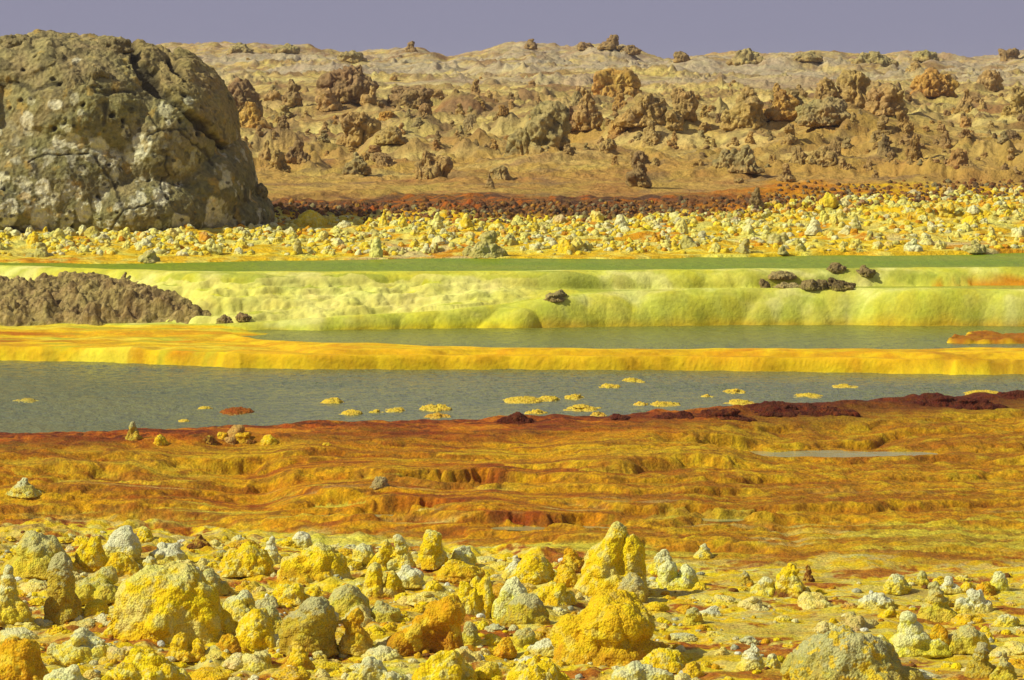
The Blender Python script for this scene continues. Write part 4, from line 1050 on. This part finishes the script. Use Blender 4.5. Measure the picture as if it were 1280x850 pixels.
    tag(o, "huge grey olive salt dome with cracks and pale splotches rising at the left", "rock dome")
    # loose blocks of the crust: parts of the dome
    for (px, py, w_, h_, dy, nm) in [(318, 292, 38, 64, -.2, "foot_block"), (300, 290, 30, 40, -1.4, "foot_block"), (85, 84, 60, 22, -2.6, "crust_block"), (124, 112, 66, 30, -3.6, "crust_block"), (150, 66, 50, 18, -1.8, "crust_block"), (30, 64, 60, 20, -1.8, "crust_block")]:
        w = w_ * k; h = h_ * k
        mb = mound_mesh(nm, 'block', w, h, w * .8, int(px * 3 + py), .04, 'rock', M_DOME, dict(P_GROCK, base=(.25, .20, .08), alt=(.33, .25, .09), low=(.28, .22, .09)))
        link(nm, mb, (xf(px), y + dy, zf(py)), 0, parent=o)
big_dome()

# ------------------------------------------------------------------ hill rocks
G_HR = "weathered rocks on the sandy hillside"
HRK = [
 ('block', 302, 56, 97, 144, P_DARK, "dark square rock beside the right flank of the great salt dome", "the dark square rock"),
 ('crag', 313, 48, 127, 162, P_ORANGE_ROCK, "orange sunlit crag in front of the dark square rock", None),
 ('tower', 365, 26, 99, 136, P_DARK, "dark upright rock right of the dark square rock", None),
 ('block', 342, 26, 112, 134, P_TAN, "tan block between the two dark rocks near the dome", None),
 ('block', 432, 80, 82, 130, P_DARK, "big dark furrowed rock on the upper left hillside", "the big furrowed rock"),
 ('crag', 466, 32, 107, 134, P_TAN, "tan crag at the right foot of the big furrowed rock", None),
 ('block', 514, 60, 107, 136, P_DARK, "flat topped dark rock right of the big furrowed rock", "the flat topped dark rock"),
 ('block', 446, 60, 139, 186, P_TAN, "broad tan rock below the big furrowed rock", "the broad tan rock"),
 ('crag', 490, 42, 157, 187, P_TAN, "tan pointed rock right beside the broad tan rock", None),
 ('crag', 410, 36, 110, 140, P_TAN, "tan crag left below the big furrowed rock", None),
 ('slab', 672, 84, 126, 188, P_GROCK, "tilted grey slab rock left of the tall brown spire", "the tilted grey slab"),
 ('tower', 733, 40, 109, 170, P_TAN, "tall brown rock spire in the middle of the hillside", "the tall brown spire"),
 ('crag', 712, 28, 132, 172, P_DARK, "dark crag squeezed between tilted grey slab and tall brown spire", None),
 ('block', 770, 66, 85, 121, P_ORANGE_ROCK, "rounded orange tan rock high above the tall brown spire", "the rounded orange rock"),
 ('crag', 806, 66, 117, 164, P_TAN, "jagged tan rock right of the tall brown spire", "the jagged tan rock"),
 ('block', 841, 26, 137, 166, P_TAN, "small block at the right of the jagged tan rock", None),
 ('tower', 798, 32, 189, 234, P_DARK, "dark stump rock low on the slope under the jagged tan rock", "the dark stump"),
 ('crag', 332, 17, 175, 200, P_TAN, "small thin crag right of the dome at half height", None),
 ('crag', 373, 34, 175, 209, P_DARK, "dark double crag on the lower left slope", "the dark double crag"),
 ('crag', 536, 50, 188, 226, P_TAN, "group of small tan spikes on the lower slope", "the tan spikes"),
 ('block', 855, 36, 109, 156, P_TAN, "tan upright rock at the left of the right hand crags", None),
 ('crag', 932, 60, 108, 160, P_TAN, "tan crag cluster, first of the right hand crags", "the first right crag"),
 ('crag', 975, 58, 112, 160, P_ORANGE_ROCK, "orange tan crag standing between the first crag and the grey dome rock", None),
 ('block', 1030, 70, 121, 161, P_GROCK, "grey dome shaped rock in the right hand crags", "the grey dome rock"),
 ('crag', 1034, 44, 97, 130, P_TAN, "tan crag directly behind the grey dome rock", None),
 ('block', 1067, 44, 87, 132, P_TAN, "tall tan block behind right of the grey dome rock", None),
 ('block', 1104, 54, 106, 147, P_TAN, "rounded tan rock right of the grey dome rock", "the rounded tan rock"),
 ('block', 1167, 62, 84, 124, P_ORANGE_ROCK, "large orange tan boulder high on the right slope", "the large orange boulder"),
 ('block', 1237, 38, 87, 113, P_TAN, "tan boulder right of the large orange boulder", None),
 ('cone', 1208, 30, 111, 142, P_TAN, "tan cone rock below the large orange boulder", None),
 ('tower', 1271, 42, 107, 147, P_TAN, "tan upright rock at the right photo edge", "the right edge rock"),
 ('crag', 934, 44, 181, 219, P_GROCK, "grey crag low on the slope under the first right crag", "the low grey crag"),
 ('crag', 908, 36, 186, 210, P_GROCK, "olive grey rock left of the low grey crag", None),
 ('crag', 1028, 44, 182, 214, P_TAN, "tan crag low on the slope under the grey dome rock", None),
 ('cone', 982, 24, 204, 228, P_TAN, "small tan cone right of the low grey crag", None),
 ('tower', 945, 20, 234, 260, P_DARK, "small dark stump in the orange knobs below the low grey crag", None),
 ('crag', 445, 36, 190, 220, P_GROCK, "olive crag under the broad tan rock", None),
 ('cone', 612, 12, 216, 236, P_DARK, "thin dark pinnacle on the smooth lower slope", None),
 ('block', 440, 38, 63, 79, P_GROCK, "grey flat rock on the skyline above the big furrowed rock", None),
 ('tower', 514, 16, 51, 66, P_DARK, "small knob on the skyline above the flat topped dark rock", None),
 ('tower', 664, 17, 48, 63, P_DARK, "pointed rock on the skyline above the tilted grey slab", None),
 ('block', 732, 22, 52, 65, P_DARK, "low dark rock on the skyline left of the balanced skyline rock", None),
 ('lean', 763, 30, 43, 64, P_DARK, "balanced dark rock, the highest on the skyline", "the balanced skyline rock"),
 ('low', 785, 36, 56, 68, P_DARK, "low dark rocks on the skyline right of the balanced rock", None),
 ('block', 852, 22, 64, 78, P_DARK, "dark rock on the skyline right of the ridge dip", None),
 ('low', 936, 56, 60, 80, P_GROCK, "broad grey rock mass on the skyline above the first right crag", None),
 ('low', 1010, 40, 64, 80, P_GROCK, "grey rock on the skyline above the grey dome rock", None),
 ('low', 1092, 60, 64, 80, P_GROCK, "long grey rock on the skyline above the rounded tan rock", None),
 ('block', 1158, 34, 62, 76, P_GROCK, "grey knob on the skyline above the large orange boulder", None),
 ('block', 1262, 28, 60, 76, P_DARK, "dark knob on the skyline near the right photo edge", None),
 ('low', 300, 34, 53, 66, P_GROCK, "dark skyline rock just right of the great salt dome", None),
 ('low', 356, 40, 54, 66, P_GROCK, "dark skyline rock between the dome and the grey flat skyline rock", None),
]
for (k_, px, w_, tp, bs, pal, lab, ref) in HRK:
    place("hill_rock", k_, px, w_, tp, bs, pal, lab, "rock", G_HR, 'rock', M_ROCK, .8, ref=ref, minvox=.035)

# ------------------------------------------------------------------ libraries of small shapes, copied and turned
def library(name, kinds, n, style, mat, pals, w=1.0, vox=.03):
    out = []
    for i in range(n):
        h = {'cone': 1.0, 'tower': 1.2, 'pillar': 1.1, 'twin': .9, 'dome': .75, 'cluster': .65, 'low': .42, 'crag': .9, 'block': .7, 'hump': .6}[kinds[i % len(kinds)]]
        out.append((mound_mesh(name, kinds[i % len(kinds)], w, h, w * .95, 2000 + 37 * i + len(name), vox, style, mat, pals[i % len(pals)]), h))
    return out

def word_side(dx, dy, tol):
    if abs(dx) >= abs(dy) * 2.2: return ("right of" if dx > 0 else "left of") if abs(dx) < tol else ("far right of" if dx > 0 else "far left of")
    return ("in front of" if dy > 0 else "behind") if abs(dy) < tol else ("well in front of" if dy > 0 else "well behind")

ORD = ["first", "second", "third", "fourth", "fifth", "sixth", "seventh", "eighth", "ninth", "tenth", "eleventh", "twelfth", "thirteenth", "fourteenth", "fifteenth", "sixteenth", "seventeenth", "eighteenth", "nineteenth", "twentieth",
       "twenty-first", "twenty-second", "twenty-third", "twenty-fourth", "twenty-fifth", "twenty-sixth", "twenty-seventh", "twenty-eighth", "twenty-ninth", "thirtieth"]
def write_labels(items, noun, refs, tol):
    """items: (object, px, py, size word, colour word): the label says which one by look, nearest landmark and order from the left"""
    from collections import defaultdict
    cell = defaultdict(list)
    for it in items:
        o, px, py, sw, cw = it
        g_, rx, ry, nm = min(refs, key=lambda r: (r[1] - px) ** 2 + ((r[2] - py) * 2.2) ** 2)
        cell[(sw, cw, word_side(px - rx, (py - ry) * 2.2, tol), nm)].append(it)
    for (sw, cw, side, nm), v in cell.items():
        v.sort(key=lambda t: t[1])
        for n_, it in enumerate(v):
            it[0]["label"] = f"{sw} {cw} {noun} {side} {nm}" if len(v) == 1 else f"{ORD[min(n_, 29)]} {sw} {cw} {noun} from left {side} {nm}"

def scatter(name, lib, spots, group, cat, noun, tints, refs, tol, sink=.12):
    items = []
    rng = random.Random(len(spots) * 3 + 1)
    ws = sorted(s_[2] for s_ in spots); big = ws[int(len(ws) * .66)]; small = ws[int(len(ws) * .33)]
    for (px, py, w_, hs, tint, amt) in spots:
        x, y, z = ground_at(px, py)
        me, h = lib[rng.randrange(len(lib))]
        w = w_ / F * y
        o = bpy.data.objects.new(name, me); COL.objects.link(o)
        sz = w * hs
        o.location = (x, y + w * .3, z - sz * h * sink); o.rotation_euler = (rng.uniform(-.08, .08), rng.uniform(-.08, .08), rng.uniform(0, 6.28)); o.scale = (w * rng.uniform(.85, 1.15), w, sz)
        tc = tints[tint]; o.color = (*tc, amt)
        tag(o, None, cat, group)
        items.append((o, px, py, "large" if w_ >= big else "small" if w_ < small else "middling", tint))
    write_labels(items, noun, refs, tol)

rng = random.Random(11)
# front field: knobs between the big mounds
TF = {"yellow": YEL, "pale": (.68, .62, .25), "golden": (.64, .36, .01), "orange": (.50, .22, .01), "grey": (.44, .44, .24), "white": (.70, .70, .48), "brown": (.20, .085, .015)}
libF = library("sulphur_nodule", ['cluster', 'low', 'dome', 'low', 'hump', 'cluster'], 16, 'salt', M_SALT, [P_YEL, P_PALE, P_GOLD, P_YCAP], vox=.022)
taken = [(f_[1], f_[4], f_[2]) for f_ in FGM]
spots = []
def try_spot(px, py, w, gap):
    for (qx, qy, qw) in taken:
        if abs(px - qx) < (w + qw) * gap and -.18 * qw < (py - qy) * 1.0 + .22 * qw < .34 * qw + 3: return False
    taken.append((px, py, w)); return True
N_ = 0
for _t in range(5200):
    px = rng.uniform(-25, 1305); py = rng.uniform(668, 862)
    edge_ = np.interp(px, [0, 330, 640, 820, 1000, 1280], [664, 676, 700, 716, 735, 720])
    if py < edge_: continue
    dens = 1.0 if px < 840 else np.interp(px, [840, 900, 1060, 1120, 1280], [.8, .16, .16, .45, .55])
    if px > 860 and py < 750 and px < 1080: dens *= .4
    if rng.random() > dens: continue
    w = rng.choice([12, 14, 17, 20, 24, 28, 34, 42, 50]) * np.interp(py, [670, 850], [.8, 1.3])
    if not try_spot(px, py, w, .28): continue
    tint = rng.choices(list(TF), [34, 26, 16, 8, 9, 5, 2])[0]
    spots.append((px, py, w, rng.uniform(.45, .9), tint, rng.uniform(.35, .7)))
    if len(spots) >= 295: break
scatter("sulphur_nodule", libF, spots, "small sulphur nodules among the front mounds", "salt nodule", "nodule", TF, [l for l in LAND if l[0] == G_FG and l[3]], 60, .26)

# far field beyond the green pool
TK = {"yellow": (.70, .52, .03), "pale": (.66, .60, .14), "cream": (.66, .62, .27), "orange": (.56, .26, .012), "olive": (.42, .37, .09), "rusty": (.28, .09, .012), "tan": (.42, .28, .08)}
G_FF = "salt knobs of the field beyond the green pool"
FFM = [('cone', 480, 13, 262, 282, 'yellow', "slender bright yellow cone against the rust band"), ('cone', 503, 14, 266, 284, 'yellow', "yellow cone right of the slender one against the rust band"),
       ('cone', 546, 20, 265, 287, 'pale', "pale lemon cone, left of two at the rust band"), ('cone', 583, 18, 266, 287, 'yellow', "lemon cone, right of two at the rust band"), ('dome', 388, 44, 262, 284, 'yellow', "lumpy yellow clump right of the great salt dome"),
       ('pillar', 372, 12, 298, 318, 'olive', "olive upright stump near the green pool on the left"), ('dome', 470, 18, 296, 322, 'pale', "pale domed boulder with a dark shaded side at the pool"),
       ('cluster', 607, 56, 288, 322, 'olive', "large grey olive rubbly mound at the pool in the middle"), ('cluster', 100, 0, 0, 0, '', ""),
       ('dome', 776, 18, 268, 284, 'cream', "round cream knob at the rust band in the middle"), ('cluster', 860, 30, 294, 310, 'olive', "dark olive clump in the middle right of the field"),
       ('lean', 930, 18, 298, 317, 'olive', "grey leaning stone close to the pool"), ('cone', 978, 13, 306, 321, 'olive', "grey cone stone at the pool edge"),
       ('cone', 1018, 22, 271, 294, 'cream', "white and yellow pointed mound on the right"), ('cone', 1070, 15, 268, 288, 'olive', "olive pointed cone right of the white mound"), ('cluster', 1036, 26, 240, 258, 'yellow', "lemon clump among the orange knobs"),
       ('pillar', 1188, 11, 252, 267, 'yellow', "yellow upright knob among the orange knobs"), ('dome', 1216, 16, 256, 270, 'cream', "white boulder among the orange knobs at right"), ('cluster', 1218, 32, 300, 320, 'olive', "grey rubbly mound at the pool on the right"),
       ('cluster', 1142, 24, 298, 314, 'cream', "cream rubbly mound in the right of the field"), ('cluster', 50, 34, 303, 322, 'olive', "olive rubble hump in the left corner of the field"), ('cluster', 186, 28, 312, 330, 'olive', "dark olive lump at the pool below the dome"),
       ('cluster', 262, 34, 298, 316, 'pale', "pale clump before the right foot of the dome"), ('cluster', 975, 32, 290, 306, 'olive', "olive low mound left of the white pointed mound")]
FF_REF = {480: "the slender yellow cone", 388: "the lumpy yellow clump", 470: "the pale domed boulder", 607: "the olive rubbly mound", 776: "the round cream knob", 860: "the dark olive clump", 930: "the leaning stone", 1018: "the white pointed mound",
          1070: "the olive pointed cone", 1036: "the lemon clump", 1216: "the white boulder", 1218: "the grey rubbly mound", 50: "the olive rubble hump", 186: "the dark olive lump", 262: "the pale clump", 1142: "the cream rubbly mound"}
for (k_, px, w_, tp, bs, cw, lab) in FFM:
    if not w_: continue
    t_ = TK[cw]; pal = dict(base=t_, alt=tuple(min(.75, a * 1.2 + .03) for a in t_), low=tuple(a * .9 for a in t_), spot=(.55, .50, .25), spot_a=.4)
    place("field_mound", k_, px, w_, tp, bs, pal, lab, "salt mound", G_FF, 'salt', M_KNOB, .9, ref=FF_REF.get(px), minvox=.02)
taken = [(f_[1], f_[4], f_[2]) for f_ in FFM if f_[2]]
libK = library("field_nodule", ['dome', 'cluster', 'hump', 'dome', 'cluster', 'low', 'twin'], 14, 'salt', M_KNOB, [P_YEL, P_PALE, P_WHITE], vox=.04)
spots = []
for _t in range(9000):
    px = rng.uniform(-20, 1300)
    lo = np.interp(px, [0, 330, 340, 640, 900, 1000, 1280], [286, 284, 276, 278, 270, 250, 236])
    py = lo + (318 - lo) * rng.random() ** 1.7
    pool = np.interp(px, [0, 640, 1280], [327, 322, 315])
    if py > pool - 1: continue
    if fbm2(np.array([px / 70.]), np.array([py / 16.]), 2, 99)[0] < rng.uniform(-.5, .05): continue
    w = rng.choice([8, 9, 10, 11, 12, 13, 15, 17, 21]) * np.interp(py, [250, 320], [.9, 1.1])
    if not try_spot(px, py, w, .30): continue
    org = px > 880 and py < np.interp(px, [880, 1000, 1280], [285, 272, 262])
    tint = rng.choices(list(TK), [12, 8, 4, 40, 6, 14, 6])[0] if org else rng.choices(list(TK), [32, 34, 20, 3, 9, 0, 0])[0]
    spots.append((px, py, w, rng.uniform(.75, 1.25), tint, rng.uniform(.5, .85)))
    if len(spots) >= 300: break
scatter("field_nodule", libK, spots, "small nodules of the field beyond the green pool", "salt nodule", "nodule", TK, [l for l in LAND if l[0] == G_FF and l[3]], 60)

# rusty lumps of the dark band and small rocks over the hillside
TH = {"tan": (.42, .27, .085), "dark": (.21, .135, .052), "olive": (.30, .25, .10), "orange": (.48, .26, .05)}
libH = library("hill_stone", ['crag', 'block', 'tower', 'cone', 'block'], 14, 'rock', M_ROCK, [P_TAN, P_DARK, P_ORANGE_ROCK, P_GROCK], vox=.03)
taken = [(f_[1], f_[4], f_[2]) for f_ in HRK]
spots = []
for _t in range(9000):
    px = rng.uniform(255, 1300); py = rng.choice([rng.uniform(72, 240), rng.uniform(120, 215), rng.uniform(120, 215)])
    dens = .35 + .65 * float(sstep(-.25, .25, fbm2(np.array([px / 120.]), np.array([py / 45.]), 3, 1001))[0])
    if px > 860 and 110 < py < 210: dens = 1
    if py < 105: dens *= .35
    if 380 < px < 760 and 205 < py: dens *= .2
    if rng.random() > dens: continue
    w = rng.choice([7, 8, 9, 11, 13, 16, 20, 25]) * np.interp(py, [75, 200], [.7, 1.15])
    if not try_spot(px, py, w, .36): continue
    tint = rng.choices(list(TH), [55, 18, 15, 12])[0]
    spots.append((px, py, w, rng.uniform(.7, 1.25), tint, rng.uniform(.3, .7)))
    if len(spots) >= 215: break
scatter("hill_stone", libH, spots, "small rocks scattered over the sandy hillside", "rock", "rock", TH, [l for l in LAND if l[0] == G_HR and l[3]], 60, sink=.2)

# ------------------------------------------------------------------ crumbs nobody could count: one object per kind of ground
def crumbs(name, label, group_pts, tints, weights, mat, seed, sub=1, flat=(.5, 1.0)):
    rg = random.Random(seed); V, T = ico(sub); co, fa, cc, n = [], [], [], 0
    keys = list(tints)
    for (px, py, w_) in group_pts:
        x, y, z = ground_at(px, py); r = w_ / F * y * .5
        k_ = rg.random() * 50
        q = V * (1 + .35 * fbm3(V * 1.3 + k_, 2, seed))[:, None]
        a = rg.uniform(0, 6.28); q = np.stack([q[:, 0] * math.cos(a) - q[:, 1] * math.sin(a), q[:, 0] * math.sin(a) + q[:, 1] * math.cos(a), q[:, 2]], 1)
        co.append(q * (r * rg.uniform(.8, 1.3), r, r * rg.uniform(*flat)) + (x, y + r, z + r * .15)); fa.append(T + n); n += len(V)
        t_ = np.array(tints[rg.choices(keys, weights)[0]], np.float32) * rg.uniform(.8, 1.12)
        cc.append(np.tile(t_, (len(V), 1)))
    o = link(name, mesh_from(name, np.concatenate(co), np.concatenate(fa), np.concatenate(cc), mat)); o.color = (1, 1, 1, 0)
    tag(o, label, None, None, "stuff")
rng = random.Random(5)
pts = []
while len(pts) < 1400:
    px = rng.uniform(-30, 1310); py = rng.uniform(664, 858)
    if py < np.interp(px, [0, 330, 640, 820, 1000, 1280], [662, 674, 694, 712, 735, 716]): continue
    if px > 860 and rng.random() > .42: continue
    pts.append((px, py, rng.choice([3, 4, 5, 6, 8, 10, 12]) * np.interp(py, [670, 850], [.7, 1.2])))
crumbs("salt_crumbs", "countless yellow and pale salt crumbs strewn between the front mounds", pts, TF, [34, 26, 18, 6, 8, 6, 4], M_SALT, 71, 2)
pts = []
while len(pts) < 2600:
    px = rng.uniform(-30, 1310); lo = np.interp(px, [0, 330, 340, 640, 900, 1000, 1280], [286, 284, 274, 276, 268, 252, 238])
    py = lo + (320 - lo) * rng.random() ** 1.5
    if py > np.interp(px, [0, 640, 1280], [326, 321, 314]) - 1 or fbm2(np.array([px / 60.]), np.array([py / 14.]), 2, 77)[0] < -.22: continue
    pts.append((px, py, rng.choice([4, 5, 6, 7, 8, 9, 11])))
crumbs("field_crumbs", "countless small lemon salt lumps covering the field beyond the green pool", pts, {k: TK[k] for k in ("yellow", "pale", "cream", "orange", "olive")}, [30, 36, 18, 8, 8], M_KNOB, 73, 2, (.6, 1.1))
pts = []
while len(pts) < 1500:
    px = rng.uniform(335, 1310); hi = np.interp(px, [335, 900, 1000, 1280], [254, 248, 228, 222]); lo = np.interp(px, [335, 640, 900, 1000, 1280], [280, 280, 272, 262, 246])
    py = rng.uniform(hi, lo); 
    if rng.random() > sstep(hi - 4, hi + 16, np.float32(py)): continue
    pts.append((px, py, rng.choice([4, 5, 6, 7, 8])))
crumbs("rusty_lumps", "countless small rust brown lumps forming the dark band at the hill foot", pts, {"a": (.22, .10, .024), "b": (.13, .075, .03), "c": (.36, .18, .025), "d": (.25, .20, .08)}, [40, 30, 18, 12], M_KNOB, 79, 1, (.8, 1.3))

# ------------------------------------------------------------------ thin dusty air over the whole place
hz = bpy.data.meshes.new("haze"); hb = bmesh.new(); bmesh.ops.create_cube(hb, size=1.0); hb.to_mesh(hz); hb.free()
hm, hnt, hbs = new_mat("dusty_air"); hnt.nodes.remove(hbs)
pv = hnt.nodes.new("ShaderNodeVolumePrincipled"); pv.inputs["Density"].default_value = 0.00012; pv.inputs["Color"].default_value = (0.86, 0.84, 0.90, 1); pv.inputs["Anisotropy"].default_value = 0.1
hnt.links.new(pv.outputs[0], [n for n in hnt.nodes if n.type == 'OUTPUT_MATERIAL'][0].inputs["Volume"])
hz.materials.append(hm)
ho = link("haze", hz, (0, 1250, 4.5), 0, (1800, 2640, 31)); tag(ho, "thin lavender dust haze in the air over the whole basin", None, None, "stuff")
